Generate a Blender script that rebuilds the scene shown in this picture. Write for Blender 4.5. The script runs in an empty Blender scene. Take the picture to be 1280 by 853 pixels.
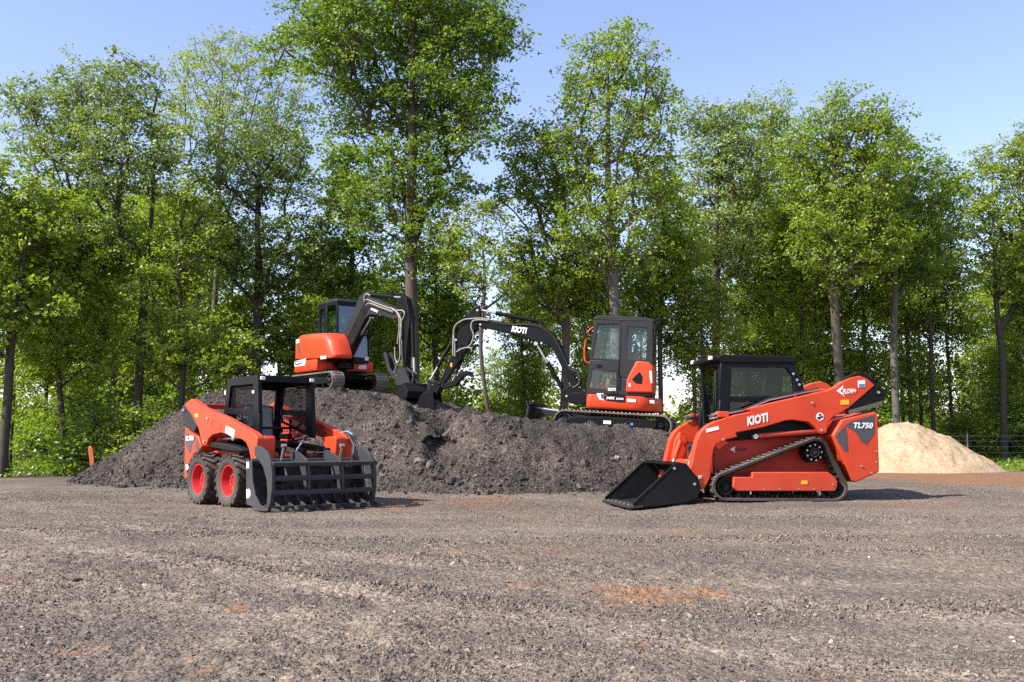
import bpy, bmesh, math, random
import numpy as np
from mathutils import Vector, Matrix, Euler

R = math.radians
sc = bpy.context.scene
COL = sc.collection
# ---------------------------------------------------------------- camera model (photo is 1280 px wide, 35 mm lens)
F = 1244.44
CH = 0.87
TILT = math.atan(128.5 / F)
CT, ST = math.cos(TILT), math.sin(TILT)

def ray(px, py):
    u = (px - 640) / F
    v = (426.5 - py) / F
    return Vector((u, CT - v * ST, ST + v * CT))

def at(px, py, Y):
    d = ray(px, py)
    return Vector((0, 0, CH)) + d * (Y / d.y)

def gnd(px, py, z=0.0):
    d = ray(px, py)
    return Vector((0, 0, CH)) + d * ((z - CH) / d.z)

# ---------------------------------------------------------------- node helpers
def new_mat(name):
    m = bpy.data.materials.new(name)
    m.use_nodes = True
    nt = m.node_tree
    nt.nodes.clear()
    out = nt.nodes.new('ShaderNodeOutputMaterial')
    return m, nt, out

def N(nt, typ, **kw):
    n = nt.nodes.new(typ)
    for k, v in kw.items():
        if k.startswith('i_'):
            key = k[2:].replace('_', ' ')
            n.inputs[key].default_value = v
        else:
            setattr(n, k, v)
    return n

def L(nt, a, b):
    nt.links.new(a, b)

def ramp(nt, fac, stops):
    r = nt.nodes.new('ShaderNodeValToRGB')
    el = r.color_ramp.elements
    while len(el) < len(stops):
        el.new(0.5)
    for e, (p, c) in zip(el, stops):
        e.position = p
        e.color = (c[0], c[1], c[2], 1) if not isinstance(c, (int, float)) else (c, c, c, 1)
    L(nt, fac, r.inputs['Fac'])
    return r.outputs['Color']

def mix(nt, fac, a, b, typ='MIX'):
    m = nt.nodes.new('ShaderNodeMix')
    m.data_type = 'RGBA'
    m.blend_type = typ
    def put(sock, v):
        if isinstance(v, (int, float)):
            sock.default_value = v
        elif isinstance(v, (tuple, list)):
            sock.default_value = (v[0], v[1], v[2], 1)
        else:
            L(nt, v, sock)
    f = m.inputs[0]
    put(f, fac)
    put(m.inputs[6], a)
    put(m.inputs[7], b)
    return m.outputs[2]

def noise(nt, vec, scale, detail=4, rough=0.55, dist=0.0):
    n = nt.nodes.new('ShaderNodeTexNoise')
    n.inputs['Scale'].default_value = scale
    n.inputs['Detail'].default_value = detail
    n.inputs['Roughness'].default_value = rough
    n.inputs['Distortion'].default_value = dist
    if vec is not None:
        L(nt, vec, n.inputs['Vector'])
    return n.outputs['Fac']

def mathn(nt, op, a, b=None, clamp=False):
    m = nt.nodes.new('ShaderNodeMath')
    m.operation = op
    m.use_clamp = clamp
    for i, v in enumerate((a, b)):
        if v is None:
            continue
        if isinstance(v, (int, float)):
            m.inputs[i].default_value = v
        else:
            L(nt, v, m.inputs[i])
    return m.outputs[0]

def coords(nt, kind='Object'):
    return nt.nodes.new('ShaderNodeTexCoord').outputs[kind]

def bump(nt, h, strength, distance):
    b = nt.nodes.new('ShaderNodeBump')
    b.inputs['Strength'].default_value = strength
    b.inputs['Distance'].default_value = distance
    L(nt, h, b.inputs['Height'])
    return b.outputs['Normal']

DUST = (0.22, 0.18, 0.15)

def painted(name, col, rough=0.4, coat=0.0, metal=0.0, dust=0.25, spec=0.5, low=0.35, dscale=7):
    """paint / rubber / steel with a film of dust that thins out with height and gathers on upward faces"""
    m, nt, out = new_mat(name)
    b = N(nt, 'ShaderNodeBsdfPrincipled')
    g = N(nt, 'ShaderNodeNewGeometry')
    pos = g.outputs['Position']
    n1 = noise(nt, pos, dscale, 6, 0.65)
    n2 = noise(nt, pos, 1.7, 3, 0.5)
    sep = N(nt, 'ShaderNodeSeparateXYZ')
    L(nt, g.outputs['Normal'], sep.inputs[0])
    up = mathn(nt, 'MULTIPLY', mathn(nt, 'MAXIMUM', sep.outputs['Z'], 0.0), 0.5)
    base = mathn(nt, 'ADD', up, low)
    f = mathn(nt, 'MULTIPLY', mathn(nt, 'MULTIPLY', base, mathn(nt, 'ADD', n1, mathn(nt, 'MULTIPLY', n2, 0.5))), dust * 2.0, True)
    sp_ = ramp(nt, noise(nt, pos, 26, 4, .75), [(.60, 0.0), (.74, 1.0)])
    f = mathn(nt, 'ADD', f, mathn(nt, 'MULTIPLY', mathn(nt, 'MULTIPLY', sp_, n2), dust * .8), True)
    sz = N(nt, 'ShaderNodeSeparateXYZ'); L(nt, pos, sz.inputs[0])
    lowz = mathn(nt, 'POWER', mathn(nt, 'SUBTRACT', 1.0, mathn(nt, 'DIVIDE', sz.outputs['Z'], 0.85), True), 1.5)
    f = mathn(nt, 'ADD', f, mathn(nt, 'MULTIPLY', mathn(nt, 'MULTIPLY', lowz, mathn(nt, 'ADD', sp_, n1)), min(dust, .3) * 1.6), True)
    f2 = ramp(nt, f, [(0.0, 0.0), (0.20, 0.12), (1.0, 1.0)])
    c = mix(nt, f2, col, DUST)
    var = ramp(nt, n2, [(0.3, 0.86), (0.7, 1.06)])
    c = mix(nt, 1.0, c, var, 'MULTIPLY')
    L(nt, c, b.inputs['Base Color'])
    rr = mathn(nt, 'ADD', mathn(nt, 'MULTIPLY', n1, 0.25), rough - 0.1, True)
    rr2 = mathn(nt, 'ADD', rr, mathn(nt, 'MULTIPLY', f, 0.5), True)
    L(nt, rr2, b.inputs['Roughness'])
    b.inputs['Metallic'].default_value = metal
    b.inputs['Specular IOR Level'].default_value = spec
    b.inputs['Coat Weight'].default_value = coat
    b.inputs['Coat Roughness'].default_value = 0.2
    L(nt, b.outputs[0], out.inputs[0])
    return m

def glass_mat(name, tint, gloss=1.0):
    m, nt, out = new_mat(name)
    t = N(nt, 'ShaderNodeBsdfTransparent')
    t.inputs[0].default_value = (*tint, 1)
    gl = N(nt, 'ShaderNodeBsdfGlossy')
    gl.inputs['Roughness'].default_value = 0.03
    lw = N(nt, 'ShaderNodeLayerWeight'); lw.inputs[0].default_value = 0.5
    f = mathn(nt, 'ADD', mathn(nt, 'MULTIPLY', mathn(nt, 'POWER', lw.outputs['Facing'], 4.0), 0.7 * gloss), 0.05 * gloss, True)
    mx = N(nt, 'ShaderNodeMixShader')
    L(nt, f, mx.inputs[0]); L(nt, t.outputs[0], mx.inputs[1]); L(nt, gl.outputs[0], mx.inputs[2])
    L(nt, mx.outputs[0], out.inputs[0])
    return m

MT = {}
MT['red'] = painted('orange_red_paint', (0.60, 0.047, 0.010), 0.38, 0.06, dust=0.22, low=0.3, spec=0.25)
MT['darkred'] = painted('chassis_red_paint', (0.42, 0.026, 0.010), 0.42, 0.0, dust=0.25, low=0.4, spec=0.2)
MT['rim'] = painted('rim_red_paint', (0.50, 0.012, 0.012), 0.4, 0.05, dust=0.07, spec=0.25)
MT['black'] = painted('black_paint', (0.007, 0.0075, 0.009), 0.42, 0.0, dust=0.05, low=0.12, spec=0.12)
MT['navy'] = painted('blue_black_cab_paint', (0.006, 0.008, 0.013), 0.4, 0.0, dust=0.03, low=0.12, spec=0.14)
MT['charcoal'] = painted('charcoal_paint', (0.022, 0.023, 0.026), 0.5, 0.0, dust=0.08, spec=0.16)
MT['grapple'] = painted('grey_attachment_paint', (0.034, 0.036, 0.041), 0.42, 0.0, dust=0.15, low=0.2, spec=0.2)
MT['plastic'] = painted('black_plastic', (0.010, 0.010, 0.011), 0.6, dust=0.05, spec=0.15)
MT['rubber'] = painted('dusty_rubber', (0.012, 0.0115, 0.011), 0.85, dust=0.55, spec=0.2, low=0.22, dscale=11)
MT['rubber_pale'] = painted('dusty_pale_rubber', (0.03, 0.027, 0.024), 0.9, dust=1.1, spec=0.2, low=0.4, dscale=11)
MT['sidewall'] = painted('tyre_sidewall', (0.03, 0.031, 0.033), 0.75, dust=0.25, spec=0.3, low=0.4)
MT['steel'] = painted('bright_steel', (0.55, 0.54, 0.52), 0.3, metal=0.9, dust=0.12)
MT['worn'] = painted('worn_steel', (0.14, 0.125, 0.11), 0.5, metal=0.6, dust=0.6)
MT['hose'] = painted('rubber_hose', (0.014, 0.014, 0.015), 0.5, dust=0.12)
MT['hose_pale'] = painted('pale_sleeved_hose', (0.27, 0.25, 0.22), 0.6, dust=0.2)
MT['white'] = painted('white_decal', (0.78, 0.78, 0.77), 0.5, dust=0.06)
MT['decalgrey'] = painted('grey_decal', (0.060, 0.060, 0.068), 0.5, dust=0.08)
MT['yellow'] = painted('yellow_decal', (0.80, 0.42, 0.02), 0.5, dust=0.08)
MT['blue'] = painted('blue_decal', (0.10, 0.19, 0.36), 0.5, dust=0.08)
MT['amber'] = painted('amber_marker', (0.75, 0.28, 0.03), 0.35, dust=0.08)
MT['seat'] = painted('black_vinyl', (0.012, 0.012, 0.013), 0.5, dust=0.06, spec=0.3)
MT['lamp'] = painted('lamp_lens', (0.75, 0.76, 0.78), 0.15, dust=0.03)
MT['film'] = painted('plastic_film', (0.30, 0.32, 0.36), 0.22, dust=0.02)
MT['orange'] = painted('stake_paint', (0.75, 0.16, 0.05), 0.6, dust=0.15)
MT['galv'] = painted('galvanised_wire', (0.38, 0.38, 0.38), 0.5, metal=0.5, dust=0.1)
MT['glass'] = glass_mat('cab_glass', (0.86, 0.93, 0.90), 0.7)
MT['glass_clear'] = glass_mat('clear_door_glass', (0.85, 0.9, 0.88), 0.5)
MT['glass_dark'] = glass_mat('tinted_cab_glass', (0.60, 0.67, 0.65), 0.6)
MT['glass_blue'] = glass_mat('front_cab_glass', (0.62, 0.70, 0.74), 2.2)

# ---------------------------------------------------------------- mesh builder
def hull2(pts):
    pts = sorted(set((round(p[0], 5), round(p[1], 5)) for p in pts))
    def half(ps):
        o = []
        for p in ps:
            while len(o) > 1 and (o[-1][0]-o[-2][0])*(p[1]-o[-2][1]) - (o[-1][1]-o[-2][1])*(p[0]-o[-2][0]) <= 0:
                o.pop()
            o.append(p)
        return o
    a = half(pts); b = half(pts[::-1])
    return a[:-1] + b[:-1]

class MB:
    def __init__(self):
        self.v = []; self.f = []; self.cut = []
    def add(self, vs, fs):
        o = len(self.v); self.cut.append((o, len(self.f)))
        self.v += [tuple(p) for p in vs]
        self.f += [tuple(i + o for i in f) for f in fs]
        return self
    def box(self, c, s, rot=None, taper=None):
        c = Vector(c); h = Vector(s) * 0.5
        vs = []
        for z in (-1, 1):
            t = 1.0 if (taper is None or z < 0) else taper
            for x, y in ((-1, -1), (1, -1), (1, 1), (-1, 1)):
                p = Vector((x * h.x * t, y * h.y * t, z * h.z))
                if rot is not None:
                    p = rot @ p
                vs.append(c + p)
        return self.add(vs, [(0, 3, 2, 1), (4, 5, 6, 7), (0, 1, 5, 4), (1, 2, 6, 5), (2, 3, 7, 6), (3, 0, 4, 7)])
    def bar(self, p0, p1, w, d, up=(0, 0, 1)):
        """rectangular bar from p0 to p1, w across, d along 'up'"""
        p0 = Vector(p0); p1 = Vector(p1); t = (p1 - p0)
        ln = t.length; t.normalize()
        u = Vector(up); s = t.cross(u)
        if s.length < 1e-4:
            s = t.cross(Vector((1, 0, 0)))
        s.normalize(); u = s.cross(t).normalized()
        vs = []
        for e in (p0, p1):
            for a, b in ((-1, -1), (1, -1), (1, 1), (-1, 1)):
                vs.append(e + s * (a * w / 2) + u * (b * d / 2))
        return self.add(vs, [(0, 3, 2, 1), (4, 5, 6, 7), (0, 1, 5, 4), (1, 2, 6, 5), (2, 3, 7, 6), (3, 0, 4, 7)])
    def prism(self, pts, a, b, axis='y', inset=None):
        """2-D outline extruded along an axis; outline in the other two axes (x,z), (y,z) or (x,y)"""
        def P(p, t):
            if axis == 'y': return (p[0], t, p[1])
            if axis == 'x': return (t, p[0], p[1])
            return (p[0], p[1], t)
        n = len(pts)
        q = pts
        if inset is not None:
            cx = sum(p[0] for p in pts) / n; cy = sum(p[1] for p in pts) / n
            q = [(cx + (p[0] - cx) * inset, cy + (p[1] - cy) * inset) for p in pts]
        vs = [P(p, a) for p in pts] + [P(p, b) for p in q]
        fs = [tuple(range(n))[::-1], tuple(range(n, 2 * n))]
        fs += [(i, (i + 1) % n, n + (i + 1) % n, n + i) for i in range(n)]
        return self.add(vs, fs)
    def ring(self, outer, inner, a, b, axis='y'):
        """closed frame between two outlines with the same number of points"""
        def P(p, t):
            if axis == 'y': return (p[0], t, p[1])
            if axis == 'x': return (t, p[0], p[1])
            return (p[0], p[1], t)
        n = len(outer)
        vs = [P(p, a) for p in outer] + [P(p, a) for p in inner] + [P(p, b) for p in outer] + [P(p, b) for p in inner]
        fs = []
        for i in range(n):
            j = (i + 1) % n
            fs += [(i, j, n + j, n + i), (2*n + i, 3*n + i, 3*n + j, 2*n + j), (i, 2*n + i, 2*n + j, j), (n + i, n + j, 3*n + j, 3*n + i)]
        return self.add(vs, fs)
    def tube(self, pts, r, n=8, closed=False):
        pts = [Vector(p) for p in pts]
        rr = r if isinstance(r, (list, tuple)) else [r] * len(pts)
        vs = []; fs = []
        ref = None
        for i, p in enumerate(pts):
            a = pts[max(i - 1, 0)]; b = pts[min(i + 1, len(pts) - 1)]
            t = (b - a).normalized()
            if ref is None:
                ref = t.orthogonal().normalized()
            ref = (ref - t * ref.dot(t))
            if ref.length < 1e-5: ref = t.orthogonal()
            ref.normalize()
            s = t.cross(ref)
            for k in range(n):
                an = 2 * math.pi * k / n
                vs.append(p + (ref * math.cos(an) + s * math.sin(an)) * rr[i])
        for i in range(len(pts) - 1):
            for k in range(n):
                fs.append((i*n + k, i*n + (k+1) % n, (i+1)*n + (k+1) % n, (i+1)*n + k))
        fs.append(tuple(range(n))[::-1]); m = (len(pts) - 1) * n
        fs.append(tuple(range(m, m + n)))
        return self.add(vs, fs)
    def cyl(self, p0, p1, r, n=16, r1=None):
        return self.tube([p0, p1], [r, r if r1 is None else r1], n)
    def lathe(self, prof, o, axis=(0, 1, 0), n=32, closed=True):
        """profile [(radius, t)] turned round an axis through o"""
        o = Vector(o); ax = Vector(axis).normalized(); u = ax.orthogonal().normalized(); w = ax.cross(u)
        vs = []; fs = []; m = len(prof)
        for k in range(n):
            an = 2 * math.pi * k / n
            d = u * math.cos(an) + w * math.sin(an)
            for (r, t) in prof:
                vs.append(o + ax * t + d * r)
        for k in range(n):
            k2 = (k + 1) % n
            for i in range(m - 1 + (1 if closed else 0)):
                j = (i + 1) % m
                fs.append((k*m + i, k*m + j, k2*m + j, k2*m + i))
        return self.add(vs, fs)
    def loft(self, pts, layers):
        """side outline (x, z) carried through [(y, scale)] layers about its lower middle"""
        n = len(pts); x_ = sum(p[0] for p in pts) / n; z_ = min(p[1] for p in pts)
        vs = []; fs = []
        for y, k in layers: vs += [(x_ + (p[0] - x_) * k, y, z_ + (p[1] - z_) * k) for p in pts]
        for l in range(len(layers) - 1):
            for i in range(n):
                j = (i + 1) % n; fs.append((l*n + i, l*n + j, (l+1)*n + j, (l+1)*n + i))
        fs += [tuple(range(n))[::-1], tuple(range((len(layers) - 1) * n, len(layers) * n))]
        return self.add(vs, fs)
    def each(self, name, mat, parent=None, **kw):
        """every added piece becomes an object of its own"""
        out = []
        ends = self.cut[1:] + [(len(self.v), len(self.f))]
        for (v0, f0), (v1, f1) in zip(self.cut, ends):
            m = MB(); m.v = self.v[v0:v1]; m.f = [tuple(i - v0 for i in f) for f in self.f[f0:f1]]
            out.append(m.build(name, mat, parent, **kw))
        return out
    def build(self, name, mat, parent=None, bev=0.0, smooth=35, seg=2):
        me = bpy.data.meshes.new(name)
        me.from_pydata([tuple(p) for p in self.v], [], self.f)
        bm = bmesh.new(); bm.from_mesh(me)
        bmesh.ops.recalc_face_normals(bm, faces=bm.faces)
        bm.to_mesh(me); bm.free()
        if smooth:
            for p in me.polygons: p.use_smooth = True
            me.set_sharp_from_angle(angle=R(smooth))
        me.materials.append(MT[mat] if isinstance(mat, str) else mat)
        o = bpy.data.objects.new(name, me)
        COL.objects.link(o)
        if parent is not None: o.parent = parent
        if bev:
            b = o.modifiers.new('bevel', 'BEVEL')
            b.width = bev; b.segments = seg; b.limit_method = 'ANGLE'; b.angle_limit = R(38)
            b.harden_normals = False
        return o

def tag(o, label, cat, group=None, kind=None):
    o['label'] = label
    o['category'] = cat
    if group: o['group'] = group
    if kind: o['kind'] = kind
    return o

def structure(o, kind='structure', label=None, cat=None):
    o['kind'] = kind
    if label: o['label'] = label
    if cat: o['category'] = cat
    return o

def empty(name, loc, rot=(0, 0, 0), scale=1.0):
    o = bpy.data.objects.new(name, None)
    COL.objects.link(o)
    o.location = loc; o.rotation_euler = rot; o.scale = (scale,) * 3
    o.empty_display_size = 0.2
    return o

def copy_tree(o, parent=None):
    c = o.copy(); COL.objects.link(c)
    if parent is not None: c.parent = parent
    for ch in list(o.children):
        copy_tree(ch, c)
    return c

_font_cache = {}
def glyph_mesh(s, bold=0.03):
    key = (s, bold)
    if key in _font_cache: return _font_cache[key]
    cu = bpy.data.curves.new('glyphs', 'FONT')
    cu.body = s; cu.size = 1.0; cu.offset = bold; cu.resolution_u = 3; cu.space_character = 1.04
    o = bpy.data.objects.new('glyphs', cu); COL.objects.link(o)
    dg = bpy.context.evaluated_depsgraph_get()
    me = bpy.data.meshes.new_from_object(o.evaluated_get(dg))
    vs = [v.co.copy() for v in me.vertices]; fs = [tuple(p.vertices) for p in me.polygons]
    bpy.data.objects.remove(o); bpy.data.curves.remove(cu); bpy.data.meshes.remove(me)
    x0 = min(v.x for v in vs); x1 = max(v.x for v in vs); y0 = min(v.y for v in vs); y1 = max(v.y for v in vs)
    vs = [((v.x - x0) / (x1 - x0), (v.y - y0) / (y1 - y0)) for v in vs]
    _font_cache[key] = (vs, fs)
    return vs, fs

class Machine:
    def __init__(self, name, label, cat, loc, yaw, pitch=0.0):
        self.root = empty(name, loc, (0, -pitch, yaw))
        tag(self.root, label, cat)
        self.M = Matrix.Translation(Vector(loc)) @ Euler((0, -pitch, yaw)).to_matrix().to_4x4()
        self.Mi = self.M.inverted()
    def on(self, px, py, axis, val):
        o = self.Mi @ Vector((0, 0, CH)); d = self.Mi.to_3x3() @ ray(px, py)
        i = 'xyz'.index(axis)
        t = (val - o[i]) / d[i]
        return o + d * t
    def pts(self, crop, ps, axis, val):
        """outline picked on an enlarged view of the photo, brought back to a plane of the machine at its true distance"""
        x0, y0, s = crop
        keep = [i for i in range(3) if 'xyz'[i] != axis]
        out = []
        for (a, b) in ps:
            p = self.on(x0 + a / s, y0 + b / s, axis, val)
            out.append((p[keep[0]], p[keep[1]]))
        return out
    def p3(self, crop, p, axis, val):
        x0, y0, s = crop
        return self.on(x0 + p[0] / s, y0 + p[1] / s, axis, val)
    def text(self, s, quad, mat='white', parent=None, bold=0.03, th=0.004, name='lettering'):
        """lettering fitted in a local 3-D parallelogram: lower left, lower right, upper left"""
        O, A, B = [Vector(q) for q in quad]
        U = A - O; V = B - O; n = U.cross(V).normalized() * th
        vs, fs = glyph_mesh(s, bold)
        mb = MB()
        k = len(vs)
        low = [O + U * x + V * y for x, y in vs]
        mb.v = [tuple(p + n) for p in low]
        mb.f = list(fs)
        me = bpy.data.meshes.new(name)
        me.from_pydata(mb.v, [], mb.f)
        me.materials.append(MT[mat])
        o = bpy.data.objects.new(name, me); COL.objects.link(o)
        o.parent = parent if parent is not None else self.root
        return o
# ---------------------------------------------------------------- vectorised value noise
def _hash(ix, iy, seed):
    h = (ix.astype(np.int64) * 374761393 + iy.astype(np.int64) * 668265263 + seed * 974711) & 0x7fffffff
    h = ((h ^ (h >> 13)) * 1274126177) & 0x7fffffff
    return ((h ^ (h >> 16)) & 0xffffff) / float(0xffffff)

def vn(x, y, seed=0):
    ix = np.floor(x); iy = np.floor(y)
    fx = x - ix; fy = y - iy
    ux = fx * fx * fx * (fx * (fx * 6 - 15) + 10); uy = fy * fy * fy * (fy * (fy * 6 - 15) + 10)
    a = _hash(ix, iy, seed); b = _hash(ix + 1, iy, seed); c = _hash(ix, iy + 1, seed); d = _hash(ix + 1, iy + 1, seed)
    return (a + (b - a) * ux) * (1 - uy) + (c + (d - c) * ux) * uy

def fbm(x, y, sc_, oct_=4, seed=0, gain=0.5):
    s = 0.0; a = 1.0; t = 0.0
    ca, sa = 0.8, 0.6
    x = x * sc_; y = y * sc_
    for o in range(oct_):
        s = s + a * (vn(x, y, seed + o * 17) - 0.5); t += a
        x, y = (ca * x - sa * y) * 2.03 + 11.3, (sa * x + ca * y) * 2.03 + 5.7
        a *= gain
    return s / t * 2

def sstep(a, b, x):
    t = np.clip((x - a) / (b - a), 0, 1)
    return t * t * (3 - 2 * t)

def grid_object(name, X, Y, Z, mat, attrs=None, keep=None):
    ny, nx = X.shape
    co = np.stack([X, Y, Z], -1).reshape(-1, 3).astype(np.float32)
    i = np.arange(ny * nx).reshape(ny, nx)
    q = np.stack([i[:-1, :-1], i[:-1, 1:], i[1:, 1:], i[1:, :-1]], -1).reshape(-1, 4)
    if keep is not None:
        q = q[keep.reshape(-1)[q].any(1)]
        used = np.unique(q)
        rm = np.full(ny * nx, -1); rm[used] = np.arange(len(used))
        q = rm[q]; co = co[used]
    else:
        used = None
    return raw_mesh(name, co, q, mat, attrs, used, True)

def raw_mesh(name, co, quads, mat, attrs=None, used=None, smooth=False, parent=None):
    me = bpy.data.meshes.new(name)
    k = quads.shape[1]
    me.vertices.add(len(co)); me.vertices.foreach_set('co', np.ascontiguousarray(co, dtype=np.float32).ravel())
    me.loops.add(quads.size); me.loops.foreach_set('vertex_index', np.ascontiguousarray(quads, dtype=np.int32).ravel())
    me.polygons.add(len(quads))
    me.polygons.foreach_set('loop_start', np.arange(0, quads.size, k, dtype=np.int32))
    me.polygons.foreach_set('loop_total', np.full(len(quads), k, dtype=np.int32))
    me.polygons.foreach_set('use_smooth', np.full(len(quads), smooth, dtype=bool))
    me.update(calc_edges=True)
    for an, arr in (attrs or {}).items():
        at_ = me.attributes.new(an, 'FLOAT', 'POINT')
        a = np.asarray(arr, dtype=np.float32).ravel()
        if used is not None: a = a[used]
        at_.data.foreach_set('value', np.ascontiguousarray(a))
    me.materials.append(mat)
    o = bpy.data.objects.new(name, me); COL.objects.link(o)
    if parent is not None: o.parent = parent
    return o

def attr(nt, name):
    a = nt.nodes.new('ShaderNodeAttribute'); a.attribute_name = name
    return a.outputs['Fac']

# ---------------------------------------------------------------- ground material (crushed dark stone, dusty, with orange clay showing through)
def ground_mat():
    m, nt, out = new_mat('gravel_yard')
    b = N(nt, 'ShaderNodeBsdfPrincipled')
    pos = N(nt, 'ShaderNodeNewGeometry').outputs['Position']
    big = noise(nt, pos, 0.42, 6, 0.68, 0.6)
    mid = noise(nt, pos, 3.2, 5, 0.65, 0.3)
    fine = noise(nt, pos, 38, 4, 0.7)
    c = ramp(nt, big, [(0.36, (0.116, 0.098, 0.078)), (0.50, (0.159, 0.128, 0.099)), (0.64, (0.213, 0.165, 0.120))])
    c = mix(nt, ramp(nt, mid, [(0.45, 0.0), (0.75, 0.55)]), c, (0.112, 0.097, 0.081))
    # tyre-polished pale dust lanes
    c = mix(nt, mathn(nt, 'MULTIPLY', attr(nt, 'lane'), 0.95, True), c, (0.234, 0.186, 0.143))
    # pebble speckle at two sizes
    for sc_, w in ((70, 0.75), (28, 0.5)):
        v = N(nt, 'ShaderNodeTexVoronoi'); v.inputs['Scale'].default_value = sc_; L(nt, pos, v.inputs['Vector'])
        sx = N(nt, 'ShaderNodeSeparateColor'); L(nt, v.outputs['Color'], sx.inputs[0])
        sp = ramp(nt, sx.outputs[0], [(0.0, 0.55), (0.35, 0.86), (0.75, 1.1), (0.95, 1.35), (1.0, 1.9)])
        c = mix(nt, w, c, mix(nt, 1.0, c, sp, 'MULTIPLY'))
    c = mix(nt, 0.5, c, mix(nt, 1.0, c, ramp(nt, fine, [(0.3, 0.55), (0.7, 1.4)]), 'MULTIPLY'))
    # clay
    cn = mathn(nt, 'ADD', attr(nt, 'clay'), mathn(nt, 'MULTIPLY', mathn(nt, 'SUBTRACT', mathn(nt, 'ADD', mathn(nt, 'ADD', mid, fine), mathn(nt, 'MULTIPLY', noise(nt, pos, 12, 4, .7), .8)), 1.4), 1.25))
    cf = ramp(nt, cn, [(0.30, 0.0), (0.85, 0.8)])
    c = mix(nt, cf, c, mix(nt, fine, (0.20, 0.092, 0.040), (0.29, 0.147, 0.071)))
    # woodland litter / grass verge beyond the yard
    lit = mix(nt, mid, (0.045, 0.032, 0.02), (0.11, 0.075, 0.045))
    c = mix(nt, attr(nt, 'litter'), c, lit)
    gr = mix(nt, mid, (0.05, 0.085, 0.018), (0.14, 0.15, 0.05))
    c = mix(nt, attr(nt, 'grass'), c, gr)
    L(nt, c, b.inputs['Base Color'])
    b.inputs['Roughness'].default_value = 0.95
    b.inputs['Specular IOR Level'].default_value = 0.2
    v1 = N(nt, 'ShaderNodeTexVoronoi'); v1.inputs['Scale'].default_value = 62; L(nt, pos, v1.inputs['Vector'])
    v2 = N(nt, 'ShaderNodeTexVoronoi'); v2.inputs['Scale'].default_value = 24; L(nt, pos, v2.inputs['Vector'])
    h = mathn(nt, 'ADD', mathn(nt, 'MULTIPLY', v1.outputs['Distance'], -0.5), mathn(nt, 'MULTIPLY', v2.outputs['Distance'], -1.0))
    h = mathn(nt, 'ADD', h, mathn(nt, 'MULTIPLY', fine, 0.6))
    L(nt, bump(nt, h, 0.9, 0.02), b.inputs['Normal'])
    L(nt, b.outputs[0], out.inputs[0])
    return m

def yard_edge(x):
    """distance at which the gravel yard gives way to the wood"""
    return np.interp(x, [-40, -14, -9, 0, 8, 12, 16, 20, 40], [24.5, 25.0, 26, 34, 36, 33, 31, 31, 33])

def ground_height(x, y):
    near = sstep(60, 25, y)
    z = 0.022 * fbm(x, y, 0.45, 3, 3) * near + 0.012 * fbm(x, y, 1.7, 3, 5) * near
    z = z + 0.024 * fbm(x, y, 8.0, 3, 9) * near * sstep(26, 10, y) * (0.55 + 0.9 * sstep(-0.1, 0.5, fbm(x, y, 0.6, 2, 77)))
    # windrows left by the machines, crossing the yard
    for (y0, sl, cv, a, w, x0, x1) in RUTS:
        d = y - (y0 + sl * x + cv * x * x)
        m = sstep(x0, x0 + 1.5, x) * sstep(x1, x1 - 1.5, x) * (0.5 + 0.8 * vn(x * 1.3, y * 1.3, 31))
        z = z + .7 * a * np.exp(-(d / w) ** 2) * m
    # low berm right of the tracked loader
    z = z + 0.16 * np.exp(-((x - 7.8) / 2.0) ** 2 - ((y - 17.2) / 0.8) ** 2) * (0.7 + 0.6 * vn(x * 2, y * 2, 8))
    # the yard dips where the lowered bucket rests
    z = z - 0.115 * np.exp(-((x - 1.62) / 0.85) ** 2 - ((y - 15.2) / 1.7) ** 4)
    return z

RUTS = [(9.2, -0.02, 0.012, 0.036, 0.22, -0.5, 9.0), (7.9, 0.05, 0.010, 0.045, 0.16, 0.2, 5.5), (6.6, 0.03, 0.0, -0.02, 0.25, -6, 5),
        (12.0, -0.05, 0.0, 0.03, 0.22, 0.3, 6), (5.5, -0.80, 0.045, 0.030, 0.13, -3.5, 1.2), (7.15, -0.80, 0.045, 0.026, 0.14, -4.5, 1.0), (5.0, -0.80, 0.045, -0.018, 0.16, -3.5, 1.2),
        (12.9, 0.06, 0.0, 0.06, 0.14, 1.2, 3.2), (8.6, -0.33, 0.0, 0.03, 0.2, -6, 0.5), (5.2, 0.1, 0.0, 0.03, 0.2, 0.0, 4.0)]

CLAY = [(620, 655, 120, 7, .34), (600, 628, 60, 9, .55), (500, 632, 45, 8, .5), (820, 748, 75, 14, .50), (790, 806, 22, 7, .62), (640, 735, 90, 10, .2),
        (458, 750, 7, 4, .62), (296, 759, 17, 4, .7), (255, 836, 20, 8, .5), (235, 822, 14, 4, .6), (100, 810, 45, 12, .42),
        (1000, 672, 170, 9, .36), (700, 690, 240, 10, .34), (1060, 840, 60, 6, .35), (880, 742, 60, 10, .5), (1190, 596, 140, 8, 1.0), (1245, 606, 70, 10, .95), (1130, 632, 60, 6, .35),
        (860, 668, 60, 5, .5), (470, 690, 60, 4, .4), (620, 624, 30, 10, .6), (480, 697, 40, 4, .45), (270, 792, 25, 5, .3), (20, 725, 60, 5, .3)]

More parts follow.
